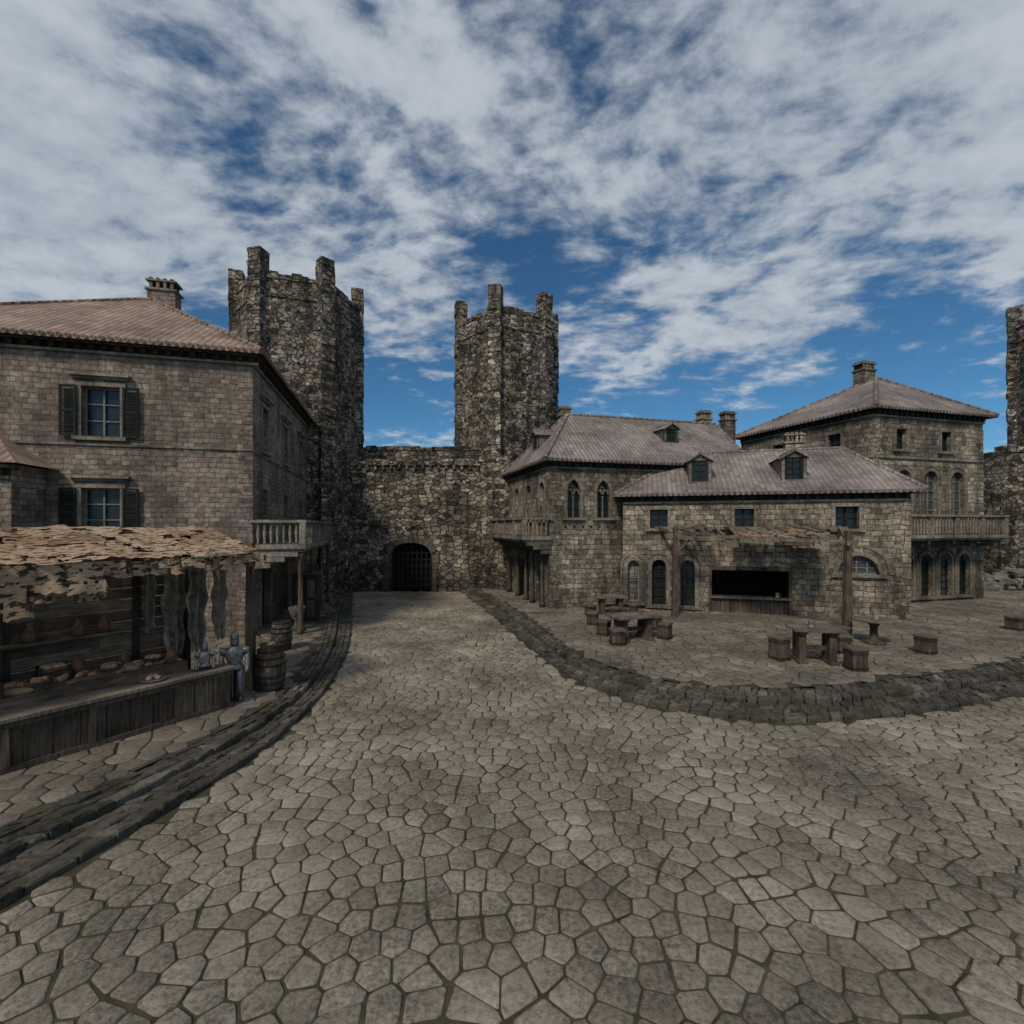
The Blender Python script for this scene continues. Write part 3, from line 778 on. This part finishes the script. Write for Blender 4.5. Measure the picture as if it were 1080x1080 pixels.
for z in range(13):
    k=.55 if z%2 else .3; zz=.25+z*.38
    H['quoins','str'].box(F,F.L-k,F.L+.018,-.3,.018,zz,zz+.36,.006)
e=expand([a0,a1,a2,a3],.4)
roof(H,e,ZE,[(8.96,24.3),(15.6,22.4)],7.7,'rfr')
dormer(H,F,3.35,-.4,5.9,.95,1.05,2.2,'rfr'); dormer(H,F,7.1,-.4,5.9,.95,1.05,2.2,'rfr')
chimney(H,14.0,23.6,-.27,7.0,8.6,.8,.5)
H.done()

# ------------------------------------------------------------------ right tall house
H=Obj('tall_stone_house')
p0=Vector((17.3,22.7)); d=Vector((.966,.259)); s=Vector((-.336,.942)); p1=p0+d*7.4; p3=p0+s*8.; p2=p1+s*8.; ZE=9.7
F=Fr(p0,p1)
sq=[(1.74-.33,1.74+.33,7.75,8.75,0),(4.75-.33,4.75+.33,7.75,8.75,0)]
rw=[(1.9-.46,1.9+.46,4.3,6.75,'r'),(3.69-.46,3.69+.46,4.3,6.75,'r'),(5.5-.46,5.5+.46,4.3,6.75,'r')]
gr=[(x-.40,x+.40,.5,2.62,'r') for x in (2.1,3.4,4.7,6.0)]
wall(H['walls','str'],F,F.L,0,ZE,sq+rw+gr)
for o in sq: window(H,F,o,.24,1,1,.13,True,False,0,'shut')
for o in rw:
    window(H,F,o,.2,1,4,.16,True,False,0,'curt',.07,'pane')
    archtrim(H['arch_mouldings','trim'],F,(o[0]-.22,o[1]+.22,o[2],o[3]+.22,'r'),.07,.05,True)
for i,o in enumerate(gr): 
    window(H,F,o,.24,1,5,.13,True,False,0,'iron',.07,'dark' if i%2 else 'pane')
    archtrim(H['arch_mouldings','trim'],F,(o[0]-.19,o[1]+.19,o[2],o[3]+.19,'r'),.05,.09,True)
balcony(H,F,.4,7.2,1.15,3.6,4.55,cm='trim',step=1.5,tiers=2)
cornice(H,F,F.L,ZE)
G=Fr(p3,p0); gs=[(G.L-2.25,G.L-1.55,7.75,8.75,0),(G.L-5.6,G.L-4.9,7.75,8.75,0)]
wall(H['walls','str'],G,G.L,0,ZE,gs)
for o in gs: window(H,G,o,.24,1,1,.13,True,False,0,'shut')
cornice(H,G,G.L,ZE)
for a,b in ((p1,p2),(p2,p3)):
    X=Fr(a,b); wall(H['walls','str'],X,X.L,0,ZE,[])
for z in range(24):
    k=.5 if z%2 else .3; zz=.25+z*.38
    if zz>8.9: break
    H['quoins','str'].box(F,F.L-k,F.L+.018,-.3,.018,zz,zz+.36,.006); H['quoins','str'].box(F,-.018,k,-.3,.02,zz,zz+.36,.006)
H['string_course','trim'].box(F,0,F.L,-.02,.06,7.3,7.42); H['string_course','trim'].box(G,0,G.L,-.02,.062,7.3,7.42)
roof(H,expand([p0,p1,p2,p3],.4),ZE,[(20.5,26.7),(20.9,26.9)],12.35,'rfr')
chimney(H,20.2,27.2,.26,11.6,13.35,.9,.6)
H.done()
H=Obj('stone_house')
F=Fr((30.6,33.2),(37,33.6)); o=[(2.3,3.2,4.9,6.5,'r'),(1.0,1.8,4.9,6.5,'r'),(2.3,3.2,.25,2.6,'r')]
wall(H['walls','str'],F,F.L,0,7.5,o)
for x in o: window(H,F,x,.2,1,3,.15)
cornice(H,F,F.L,7.5); H['string_course','trim'].box(F,0,F.L,-.02,.08,4.3,4.45)
X=Fr((30.2,39.5),(30.6,33.2)); wall(H['walls','str'],X,X.L,0,7.5,[])
roof(H,expand([Vector((30.6,33.2)),Vector((37,33.6)),Vector((36.6,39.9)),Vector((30.2,39.5))],.35),7.5,[(33.2,36.4),(34,36.5)],9.0,'rfr')
H.done()
m=M()
for i in range(150):
    x=U(26.8,33.8);y=U(27.2,30.2); k=max(0,1-abs(x-30.8)/4); c=Vector((x,y,.25+U(0,1.15)*k*.95)); r=U(.12,.38)
    F=Fr(c.xy,ang=U(0,3)); m.box(F,-r,r,-r*.7,r*.7,c.z-r*.5,c.z+r*.5,r*.22)
m.build('rubble_heap',T['rock'],None,.02)

# ------------------------------------------------------------------ flaps of torn cloth
def flap(m,p,along,out,w,l,seed,curl=.06):
    # hanging ragged piece: p top-left, along = unit direction, out = outward unit
    nx,ny=max(3,int(w/.045)),max(4,int(l/.05)); tilt=noise.noise(Vector((seed,1,1)))*.25
    def fn(i,j):
        t=i/nx; s=j/ny; rag=(.10*noise.noise(Vector((i*.7+seed*3,seed,2)))+.12*noise.noise(Vector((i*.25,seed,4))))*(s>.85)
        side=.035*noise.noise(Vector((seed,j*.5,i>nx/2)))*(i in (0,nx))
        return p+along*(w*t+tilt*l*s*.5+side)+out*(curl*sin(s*2.2+seed)*s+.02*sin(t*6+seed))+Vector((0,0,-(l*s+rag*l)))
    m.grid(fn,nx,ny,lambda i,j: noise.noise(Vector((i*.3+seed*7,j*.3,5)))<.36)

# ------------------------------------------------------------------ tavern pergola
H=Obj('tavern_awning')
A=Fr(a0,a1); zb=.24
pw=[(6.75,19.7,3.95),(11.3,16.0,3.85)]
po=H['posts','wood']
for x,y,z in pw: po.beam((x,y,zb),(x+.04,y,z),.22,.22,.17)
wl=A.p(1.6,.12,3.95); wr=A.p(8.6,.12,3.95)
fl=Vector((6.79,19.7,3.62)); frr=Vector((11.34,16.0,3.45))
bm=H['beams','woodg']
bm.beam(fl+Vector((-.25,.2,0)),frr+Vector((.2,-.16,0)),.13,.17)
bm.beam(wl,fl+(fl-wl)*.1,.1,.12); bm.beam(wr,frr+(frr-wr)*.08,.1,.12); bm.beam(A.p(1.4,.1,3.92),A.p(8.9,.1,3.92),.1,.12)
for k in (.17,.33,.5,.67,.83):
    bm.beam(wl.lerp(wr,k),fl.lerp(frr,k)+(fl.lerp(frr,k)-wl.lerp(wr,k))*.08+Vector((0,0,.02)),.07,.09)
for p,q in ((fl,frr),(frr,fl)):
    dd=(q-p).normalized(); bm.beam(p+Vector((0,0,-.75)),p+dd*.7+Vector((0,0,-.05)),.08,.08)
c=H['torn_canopy','cl2']
al=(frr-fl).normalized(); outv=Vector((al.y,-al.x,0)).normalized()
# torn sheets lying over the rafters
for k in range(11):
    ka=U(0,.86); kb=min(1,ka+U(.10,.24)); ja=U(-.02,.55); jb=min(1.06,ja+U(.25,.5)); nx,ny=26,22; sd_=k*3.1
    def fn(i,j):
        a=ka+(kb-ka)*i/nx; b=ja+(jb-ja)*j/ny; b+=.05*noise.noise(Vector((i*.3,sd_,1)))
        p=wl.lerp(wr,a).lerp(fl.lerp(frr,a),b)
        return p+Vector((0,0,.07+.012*(k%4)+.04*noise.noise(Vector((i*.2,j*.2,sd_)))-.05*abs(sin(a*6*pi))))
    c.grid(fn,nx,ny,lambda i,j: noise.noise(Vector((i*.17+sd_,j*.19,5)))+.4*noise.noise(Vector((i*.5+sd_,j*.5,8)))<.18)
tot=(frr-fl).length; u=0; k=0
while u<tot-.3:
    w_=U(.25,.6); l_=U(.12,.42)
    if U(0,1)<.72: flap(c,fl+al*u+Vector((0,0,.06))+outv*.08,al,outv,w_,l_,k*1.7)
    u+=w_*U(.75,1.3); k+=1
pl=H['loose_boards','woodg']
for i in range(20):
    k=U(0,.97); a=wl.lerp(wr,k).lerp(fl.lerp(frr,k),U(0,.35)); b=a+(fl-wl)*U(.4,.7); up_=Vector((0,0,.15))
    pl.beam(a+up_,b+up_+Vector((U(-.3,.3),0,U(-.04,.04))),.16,.03)
for i in range(7):
    k=U(.02,.8); p=fl.lerp(frr,k)+outv*(.10+.02*(i%2))+Vector((0,0,U(-.12,.12))); pl.beam(p,p+al*U(.7,1.5)+Vector((0,0,U(-.07,.07))),.03,.13)
H.done()

# ------------------------------------------------------------------ furniture
def table(x,y,ang,w,dp,h,z0=.26):
    H=Obj('wooden_table'); F=Fr((x,y),ang=ang); t=H['tabletop','woodg']; n=5
    for i in range(n):
        a=-dp/2+dp*i/n; t.box(F,-w/2+U(-.03,.03),w/2+U(-.03,.03),a+.006,a+dp/n-.006,z0+h-.07,z0+h,.004)
    l=H['trestle','wood']
    for s in(-1,1):
        u=s*w*.3; l.box(F,u-.09,u+.09,-dp*.3,dp*.3,z0+.09,z0+h-.14); l.box(F,u-.11,u+.11,-dp*.42,dp*.42,z0-.01,z0+.089); l.box(F,u-.1,u+.1,-dp*.42,dp*.42,z0+h-.139,z0+h-.071)
    l.box(F,-w*.3+.09,w*.3-.09,-.05,.05,z0+h*.35,z0+h*.35+.12)
    H.done(.008)
def roundtable(x,y,r,h,z0=.26):
    H=Obj('round_wooden_table'); t=H['tabletop','woodg']; t.lathe((x,y,z0+h-.07),[(r-.02,0),(r,.015),(r,.055),(r-.02,.07)],20,smooth=False)
    b=H['pedestal','wood']; b.lathe((x,y,z0-.01),[(r*.55,0),(r*.55,.07),(.12,.13),(.10,h-.25),(.22,h-.07-.002)],10)
    H.done()
def stool(x,y,ang,w,h,z0=.26):
    H=Obj('wooden_stool'); F=Fr((x,y),ang=ang)
    H['seat','woodg'].box(F,-w/2,w/2,-w/2,w/2,z0+h-.07,z0+h,.006)
    b=H['body','wood']
    n=3
    for i in range(n):
        a=-w*.44+w*.88*i/n; k=w*.88/n-.01
        b.box(F,a,a+k,-w*.44,-w*.38,z0-.01,z0+h-.07); b.box(F,a,a+k,w*.38,w*.44,z0-.01,z0+h-.07)
    for s in (-1,1): b.box(F,min(s*w*.44,s*w*.38),max(s*w*.44,s*w*.38),-w*.375,w*.375,z0-.01,z0+h-.071)
    st=H['straps','woodd']
    for z in (z0+.05,z0+h-.16): st.box(F,-w*.47,w*.47,-w*.47,w*.47,z,z+.05)
    H.done(.006)
table(4.0,15.7,.35,1.55,.95,.82)
for x,y,w,h in ((3.06,18.,.42,.5),(3.16,16.3,.42,.52),(3.33,15.,.45,.5),(5.07,15.75,.42,.55),(5.2,17.2,.4,.5)): stool(x,y,U(0,1.2),w,h)
table(4.25,20.4,.1,1.3,.8,.75)
for x,y in ((3.3,19.9),(5.2,20.1),(4.2,19.2)): stool(x,y,U(0,1),.4,.46)
table(8.35,13.1,-.2,1.25,.85,.95)
for x,y,w,h in ((7.5,13.3,.44,.66),(8.95,12.35,.44,.6),(9.75,14.0,.42,.55),(12.17,13.95,.44,.55),(18.2,17.1,.5,.5)): stool(x,y,U(-.4,.4),w,h)
roundtable(11.6,15.2,.6,.78)
stool(10.6,15.3,.3,.4,.5)
def mug(x,y,z,s=1.,mat='steel'):
    H=Obj('tankard'); m=H['body',mat]; m.lathe((x,y,z),[(.075*s,0),(.08*s,.02*s),(.068*s,.05*s),(.066*s,.2*s),(.074*s,.22*s)],12)
    H['handle',mat].tube([(x+.065*s,y,z+.18*s),(x+.13*s,y,z+.17*s),(x+.14*s,y,z+.1*s),(x+.07*s,y,z+.04*s)],.012*s,6)
    H.done()
mug(11.5,15.0,.26+.78,1.1,'cl3'); mug(8.2,13.0,1.21); mug(4.2,15.6,1.08,.9,'clay')
mp_=A.p(6.4,-.15,0); mug(mp_.x,mp_.y,.95,1.0,'cl3')

# ------------------------------------------------------------------ market stall
H=Obj('market_stall')
dirv=math.atan2(2.74,1.88); F=Fr((-5.82,9.87),ang=dirv); z0=.245
cf_=H['counter_front','wood']; u=-7.5
while u<-.02:
    du=min(.34,-u); cf_.box(F,u+.01,u+du-.01,-.07,-.03+U(0,.012),z0,1.03); u+=du
fr=H['counter_frame','wood']; fr.box(F,-7.5,0,-.03,.03,z0,z0+.10); fr.box(F,-7.5,0,-.03,.025,.93,1.03)
u=-7.4
while u<0: fr.box(F,u,u+.09,-.029,.035,z0+.10,.93); u+=1.02
for i in range(3): H['counter_top','woodg'].box(F,-7.5,.04,-.46+i*.18,-.46+i*.18+.172,1.032,1.08+U(0,.004),.002)
H['counter_end','wood'].box(F,-.07,-.0,-.46,-.075,z0,1.03)
bt=H['display_table','woodh']
for i in range(5): bt.box(F,-7.5,-.3,-2.35+i*.2,-2.35+i*.2+.192,.98,1.04+U(0,.006))
bt.box(F,-7.5,-.3,-1.375,-1.345,z0,.975)
for k in range(15):
    zz=z0+k*.24
    u=-7.6
    while u<.05:
        du=min(U(1.2,2.6),.1-u); H['back_boards','woodh'].box(F,u+.004,u+du-.004,-2.52-U(0,.01),-2.47+U(0,.014),zz+U(.004,.014),zz+.232); u+=du
ps=H['posts','woodd']
for u in (-6.9,-4.9,-2.9,-.9,.1): ps.box(F,u-.06,u+.06,-2.452,-2.37,z0,3.9)
sh=H['shelf','woodh']; sh.box(F,-7.4,-1.2,-2.36,-2.12,1.75,1.79)
po=H['front_posts','wood']
pf=F.p(.72,-.70,0); po.beam((pf.x,pf.y,z0),(pf.x,pf.y,3.62),.17,.17,.14); 
po.beam(F.p(-7.2,-.1,z0),F.p(-7.2,-.1,3.4),.15)
bm=H['roof_beams','wood']; bm.beam(F.p(-7.4,-.12,3.3),F.p(.75,-.12,3.3),.1,.12); bm.beam(F.p(-7.4,-2.35,3.84),F.p(.6,-2.35,3.84),.1,.12)
for u in (-6.5,-4.8,-3.1,-1.4,.4): bm.beam(F.p(u,-2.35,3.84),F.p(u,.05,3.27),.07,.09)
bm.beam(F.p(.72,-.7,3.5),F.p(.55,-2.3,3.86),.09)
cl_=H['awning_cloth','cl1']
H.uv['awning_cloth']=lambda co,F=F:((co-F.o).dot(F.d),(co-F.o).dot(F.n)*1.05-(co.z-3.4)*.9)
def surf(u,k,lift=0.):
    n=-2.6+2.62*k; z=4.0-.60*k+lift-.05*abs(sin(u*1.85+.6))*(.3+k)
    return F.p(u,n,z)
# rows of overlapping torn patches, each its own piece of cloth
k=0
for row,(r0_,r1_) in enumerate(((.0,.36),(.28,.62),(.54,.86),(.76,1.02))):
    u=-7.7
    while u<.5:
        w_=min(U(.45,1.15),.62-u); lf=.02*row+U(0,.02); sd_=k*2.3; a0_=r0_+U(-.02,.03); a1_=r1_+U(-.06,.04); sk=U(-.12,.12); rot=U(-.04,.04)
        nx,ny=max(4,int(w_/.04)),18
        def fn(i,j,u=u,w_=w_,lf=lf,sd_=sd_,a0_=a0_,a1_=a1_,sk=sk,rot=rot,nx=nx,ny=ny):
            t=i/nx; s=j/ny; uu=u+w_*1.08*t+sk*s+(.04*noise.noise(Vector((sd_,j*.4,1))) if i in (0,nx) else 0)
            kk=a0_+(a1_-a0_)*s+rot*(t-.5)*2+(.05*noise.noise(Vector((i*.4,sd_,3))) if j==ny else 0)
            kk=min(kk,1.03)
            return surf(uu,kk,lf+.03*noise.noise(Vector((t*3,s*3,sd_)))+.05*max(0,s-.8)*U(.8,1.))
        cl_.grid(fn,nx,ny,lambda i,j,sd_=sd_: noise.noise(Vector((i*.13+sd_,j*.24,5)))+.35*noise.noise(Vector((i*.45+sd_,j*.45,8)))<.24)
        u+=w_*U(.88,1.12); k+=1
# ragged pieces hanging from the front rail
for layer in range(3):
    u=-7.6
    while u<.45:
        w_=U(.18,.5); big_=u<-2.3
        l_=(U(.35,.85) if big_ else U(.14,.38))*(1-.12*layer)
        if U(0,1)<(.85 if big_ else .7)-.12*layer:
            flap(cl_,F.p(u,.03-.05*layer,3.40-.02*layer),F.d,F.n,min(w_,.62-u),l_,k*1.3,.07)
        u+=w_*U(.8,1.15); k+=1
hg=H['hanging_hides','cl3']
for k,(u,n,z,w,l) in enumerate([(-.25,-2.2,3.2,.45,2.1),(.05,-1.8,3.1,.4,1.9),(.3,-1.3,3.0,.36,1.5),(-.7,-2.3,3.0,.3,1.3)]):
    N=8
    def hp(i,j):
        t=i/N-.5; ww=w*(1-.5*abs(j/10-.4)+.15*sin(j*1.7+k))
        return F.p(u+t*ww,n+.07*sin(t*14+k)+.03*sin(j*.8),z-l*j/10-(.14*sin(i*1.9+k) if j==10 else 0))
    hg.grid(hp,N,10)
H['hanging_rail','woodd'].beam(F.p(-.8,-2.4,3.32),F.p(.6,-1.1,3.12),.05)
H.done()
def crate(x,y,ang,w,dp,h,z):
    H=Obj('wooden_crate'); Fx=Fr((x,y),ang=ang); m=H['slats','woodh']
    for k in range(3):
        a=z+h*k/3+.01; b=z+h*(k+1)/3-.01
        m.box(Fx,-w/2,w/2,dp/2-.02,dp/2,a,b); m.box(Fx,-w/2,w/2,-dp/2,-dp/2+.02,a,b); m.box(Fx,-w/2,-w/2+.02,-dp/2+.02,dp/2-.02,a,b); m.box(Fx,w/2-.02,w/2,-dp/2+.02,dp/2-.02,a,b)
    m.box(Fx,-w/2+.02,w/2-.02,-dp/2+.02,dp/2-.02,z,z+.02)
    c=H['corner_battens','woodd']
    for s in(-1,1):
        for t in (-1,1): c.box(Fx,s*(w/2+.008)-.022,s*(w/2+.008)+.022,t*(dp/2+.008)-.022,t*(dp/2+.008)+.022,z,z+h+.01)
    f=H['contents','bread']
    for i in range(9):
        f.lathe(Fx.p(U(-w*.33,w*.33),U(-dp*.3,dp*.3),z+h*.6),[(.02,0),(.06,.03),(.075,.07),(.06,.11),(.02,.14)],8)
    H.done()
def loaf(x,y,z,ang,l=.32,r=.065):
    H=Obj('bread_loaf'); m=H['crust','bread']; d_=Vector((cos(ang),sin(ang),0)); p=Vector((x,y,z+r*.8))
    m.tube([p+d_*l*(t-.5) for t in (0,.08,.25,.5,.75,.92,1)],[r*.2,r*.65,r*.95,r,r*.95,r*.65,r*.2],9)
    s_=H['scores','cl3']
    for t in (-.25,0,.25): q=p+d_*l*t+Vector((0,0,r*.94)); s_.beam(q-Vector((.03,.02,0)),q+Vector((.03,.02,0)),.012,.01)
    H.done()
def jug(x,y,z,s=1.,mat='clay'):
    H=Obj('clay_jug'); m=H['body',mat]; m.lathe((x,y,z),[(.06*s,0),(.10*s,.05*s),(.125*s,.15*s),(.10*s,.25*s),(.05*s,.31*s),(.05*s,.35*s),(.065*s,.38*s)],12)
    H['handle',mat].tube([(x+.05*s,y,z+.35*s),(x+.13*s,y,z+.34*s),(x+.15*s,y,z+.25*s),(x+.10*s,y,z+.18*s)],.014*s,6); H.done()
def basket(x,y,z,r=.2,h=.16):
    H=Obj('wicker_basket'); m=H['weave','woodh']
    k=6
    for i in range(k):
        rr=r*(.78+.22*i/(k-1)); m.tube([Vector((x+rr*cos(a*pi/8),y+rr*sin(a*pi/8),z+.015+h*i/k)) for a in range(17)],.017,5,True,False)
    m.lathe((x,y,z),[(r*.76,0),(r*.78,.015)],14)
    f=H['contents','bread']
    for i in range(9):
        a=U(0,6.3);q=U(0,r*.6); f.lathe((x+q*cos(a),y+q*sin(a),z+h*.5),[(.02,0),(.05,.03),(.06,.065),(.045,.1),(.015,.12)],8)
    H.done()
zt=1.045
for u,n,w in ((-6.2,-1.85,.5),(-4.2,-1.95,.45),(-3.3,-1.6,.42),(-2.3,-2.1,.4),(-3.85,-1.55,.36)):
    p=F.p(u,n,0); crate(p.x,p.y,dirv+U(-.1,.1),w,.34,.26,zt)
for u,n in ((-5.4,-1.7),(-2.6,-1.6),(-.8,-1.75),(-4.75,-1.6),(-1.6,-1.6)):
    p=F.p(u,n,0); basket(p.x,p.y,zt)
for i in range(20):
    p=F.p(-3.0+U(0,2.5),-1.45-U(0,.7),0); loaf(p.x,p.y,zt,dirv+U(-1,1),U(.28,.45),U(.05,.075))
for i,u in enumerate((-6.8,-5.9,-5.2,-4.4,-3.6,-2.6,-1.9,-1.5)):
    p=F.p(u,-2.24,0); jug(p.x,p.y,1.79,U(.7,1.0))
for u,n,s_ in ((-1.95,-2.1,1.),(-1.2,-2.1,.8),(-.55,-1.5,.9)):
    p=F.p(u,n,0); jug(p.x,p.y,zt,s_)
H=Obj('serving_tray'); p=F.p(-1.3,-.26,0); H['dish','steel'].lathe((p.x,p.y,1.086),[(.12,0),(.2,.02),(.22,.035)],18)
for i in range(6): H['food','bread'].lathe((p.x+U(-.1,.1),p.y+U(-.1,.1),1.11),[(.02,0),(.045,.02),(.05,.05),(.02,.08)],8)
H.done()
def armour(x,y,z,ang,legs=True,s=1.):
    H=Obj('suit_of_armour'); Fx=Fr((x,y),ang=ang); c=Fx.p(0,0,0)
    zb=z+(.68*s if legs else .06)
    def ell(pz,prof,sx,sy,part='cuirass',dx=0,dn=0):
        mm=H[part,'steel']; i0=len(mm.v); mm.lathe((0,0,0),prof,14,sx,sy)
        for k in range(i0,len(mm.v)):
            v=mm.v[k]; mm.v[k]=Fx.p(dx+v.x,dn+v.y,pz+v.z)
    ell(zb,[(.19*s,0),(.16*s,.06*s),(.135*s,.12*s),(.16*s,.2*s),(.19*s,.32*s),(.18*s,.42*s),(.11*s,.49*s),(.07*s,.52*s)],1.,.72)
    ell(zb+.53*s,[(.09*s,0),(.095*s,.05*s),(.1*s,.12*s),(.095*s,.2*s),(.06*s,.27*s),(.015*s,.3*s)],.9,1.05,'helmet')
    H['visor_slit','dark'].box(Fx,-.06*s,.06*s,.085*s,.105*s,zb+.66*s,zb+.675*s)
    H['helmet','steel'].beam(Fx.p(0,.11*s,zb+.56*s),Fx.p(0,.05*s,zb+.82*s),.012,.02)
    for sd in (-1,1):
        ell(zb+.36*s,[(.02*s,.12*s),(.075*s,.1*s),(.085*s,.03*s),(.06*s,-.04*s)][::-1],1,1,'pauldrons',sd*.21*s,0)
        H['arms','steel'].tube([Fx.p(sd*.22*s,0,zb+.38*s),Fx.p(sd*.25*s,.0,zb+.2*s),Fx.p(sd*.25*s,.01,zb+.16*s),Fx.p(sd*.24*s,.07*s,zb-.02*s),Fx.p(sd*.235*s,.08*s,zb-.08*s)],[.055*s,.048*s,.058*s,.04*s,.05*s],9)
        if legs:
            H['legs','steel'].tube([Fx.p(sd*.09*s,0,zb+.03*s),Fx.p(sd*.1*s,.02,zb-.28*s),Fx.p(sd*.1*s,.03,zb-.32*s),Fx.p(sd*.1*s,0,zb-.5*s),Fx.p(sd*.1*s,0,zb-.62*s)],[.095*s,.07*s,.078*s,.062*s,.045*s],9)
            H['legs','steel'].tube([Fx.p(sd*.1*s,-.04*s,z+.04*s),Fx.p(sd*.11*s,.07*s,z+.04*s),Fx.p(sd*.12*s,.16*s,z+.025*s)],[.05*s,.045*s,.02*s],8)
    H['stand','woodd'].box(Fx,-.16*s,.16*s,-.12*s,.12*s,z-.005,z+.03 if not legs else z+.015)
    H['stand_pole','woodd'].beam(c+Vector((0,0,z)),c+Vector((0,0,zb+.5*s)),.04)
    H.done()
armour(-5.98,10.22,.26,.45,True,.98)
armour(*F.p(-.42,-.24,0).xy,1.085,.6,False,.62)
def barrel(x,y,z,r,h,ang=0):
    H=Obj('wooden_barrel'); n=18; m=H['staves','wood']
    pr=[(.80,0),(.90,.15),(.98,.35),(1.,.5),(.98,.65),(.90,.85),(.80,1.)]
    for i in range(n):
        a0_=2*pi*i/n+.012; a1_=2*pi*(i+1)/n-.012
        for (k0,t0),(k1,t1) in zip(pr,pr[1:]):
            P_=lambda a,k,t:Vector((x+r*k*cos(a),y+r*k*sin(a),z+h*t))
            m.poly([P_(a0_,k0,t0),P_(a1_,k0,t0),P_(a1_,k1,t1),P_(a0_,k1,t1)])
    H['head','woodd'].lathe((x,y,z+.01),[(r*.78,0),(r*.86,h*.3),(r*.95,h*.5),(r*.86,h*.7),(r*.77,h-.05)],18)
    for t,k in ((.04,.83),(.2,.93),(.36,.985),(.64,.985),(.8,.93),(.96,.83)):
        H['hoops','iron'].lathe((x,y,z+h*t-.02),[(r*k+.004,0),(r*k+.010,.002),(r*k+.010,.038),(r*k+.004,.04)],24,smooth=False)
    H.done()
barrel(-5.58,10.95,.26,.33,.92)
b_=(-5.6,10.95); basket(b_[0],b_[1],1.15,.2,.14)
barrel(-7.0,14.4,.26,.3,.85)
H=Obj('wooden_cupboard'); X=Fr((-8.55,18.5),ang=.15)
H['carcass','woodd'].box(X,-.02,.92,-.45,0,.25,2.1)
for u0_,u1_ in ((.02,.44),(.46,.88)):
    H['doors','woodd'].box(X,u0_,u1_,0,.03,.32,2.02); H['panels','wood'].box(X,u0_+.07,u1_-.07,.03,.045,.45,1.1); H['panels','wood'].box(X,u0_+.07,u1_-.07,.03,.045,1.2,1.9)
H['cornice','wood'].box(X,-.06,.96,-.47,.05,2.1,2.18); H.done()
H=Obj('stone_urn'); H['bowl','tdark'].lathe((-7.75,17.1,.25),[(.2,0),(.2,.1),(.1,.16),(.09,.35),(.2,.5),(.27,.7),(.29,.85),(.25,.86),(.2,.78)],14)
H['plinth','tdark'].box(Fr((-7.75,17.1),ang=.3),-.24,.24,-.24,.24,.24,.36); H.done()

# ------------------------------------------------------------------ light, sky, camera
EL,AZ=math.radians(44),math.radians(208)
sd=Vector((sin(AZ)*cos(EL),cos(AZ)*cos(EL),sin(EL)))
l=bpy.data.lights.new('sun','SUN'); l.energy=2.15; l.angle=math.radians(9); l.color=(1,.88,.73)
o=bpy.data.objects.new('sun',l); S.collection.objects.link(o); o.rotation_euler=(-sd).to_track_quat('-Z','Y').to_euler()
w=bpy.data.worlds.new('World'); S.world=w; w.use_nodes=True; nt=w.node_tree; nt.nodes.clear(); q=Q(nt)
sky=q('TexSky',sky_type='NISHITA',sun_disc=False,sun_elevation=EL,sun_rotation=AZ,altitude=900.,air_density=1.,dust_density=.2,ozone_density=2.)
skc=q.mix(1.,sky.outputs[0],(.44,.82,1.),'MULTIPLY')
bg1=q('Background',{'Color':skc,'Strength':.075})
dirn=q('TexCoord').outputs['Generated']; sp=q('SeparateXYZ',{0:dirn})
zz=q.m('ADD',q.m('MAXIMUM',sp.outputs[2],0.),.16)
pv=q('CombineXYZ',{0:q.m('DIVIDE',sp.outputs[0],zz),1:q.m('DIVIDE',sp.outputs[1],zz),2:0.}).outputs[0]
pr=q.map(pv,(1.,1.25,1),(0,0,math.radians(20)))
ws=q.vm('SCALE',q.noise(pr,1.4,2,.5,1)); ws.node.inputs['Scale'].default_value=.22
wrp=q.vm('ADD',pr,ws)
big=q.noise(wrp,.62,3,.5); mid=q.noise(wrp,2.6,4,.55); fine=q.noise(wrp,8.5,5,.6)
cv=q.m('ADD',q.m('MULTIPLY',big,.50),q.m('ADD',q.m('MULTIPLY',mid,.30),q.m('MULTIPLY',fine,.29)))
lift=q('MapRange',{0:sp.outputs[2],1:.20,2:.50,3:-.006,4:.075},interpolation_type='SMOOTHSTEP').outputs[0]
cv=q.m('ADD',cv,lift)
fac=q('MapRange',{0:cv,1:.535,2:.665},interpolation_type='SMOOTHSTEP').outputs[0]
fac=q.m('MULTIPLY',fac,.9)
ccol=q.ramp(q.m('ADD',q.m('MULTIPLY',fine,.5),q.m('MULTIPLY',mid,.5)),[(.36,(.28,.335,.41)),(.62,(.52,.57,.62))])
bg2=q('Background',{'Color':ccol,'Strength':1.})
ms=q('MixShader',{0:fac,1:bg1.outputs[0],2:bg2.outputs[0]}); ow=q('OutputWorld'); nt.links.new(ms.outputs[0],ow.inputs[0])
cam=bpy.data.cameras.new('camera'); co=bpy.data.objects.new('camera',cam); S.collection.objects.link(co)
co.location=(0,0,4); co.rotation_euler=(pi/2,0,0); cam.sensor_width=36; cam.lens=16.667; cam.shift_y=.0139; cam.clip_end=2000; cam.clip_start=.05
S.camera=co
S.view_settings.view_transform='Standard'; S.view_settings.look='None'; S.view_settings.exposure=0
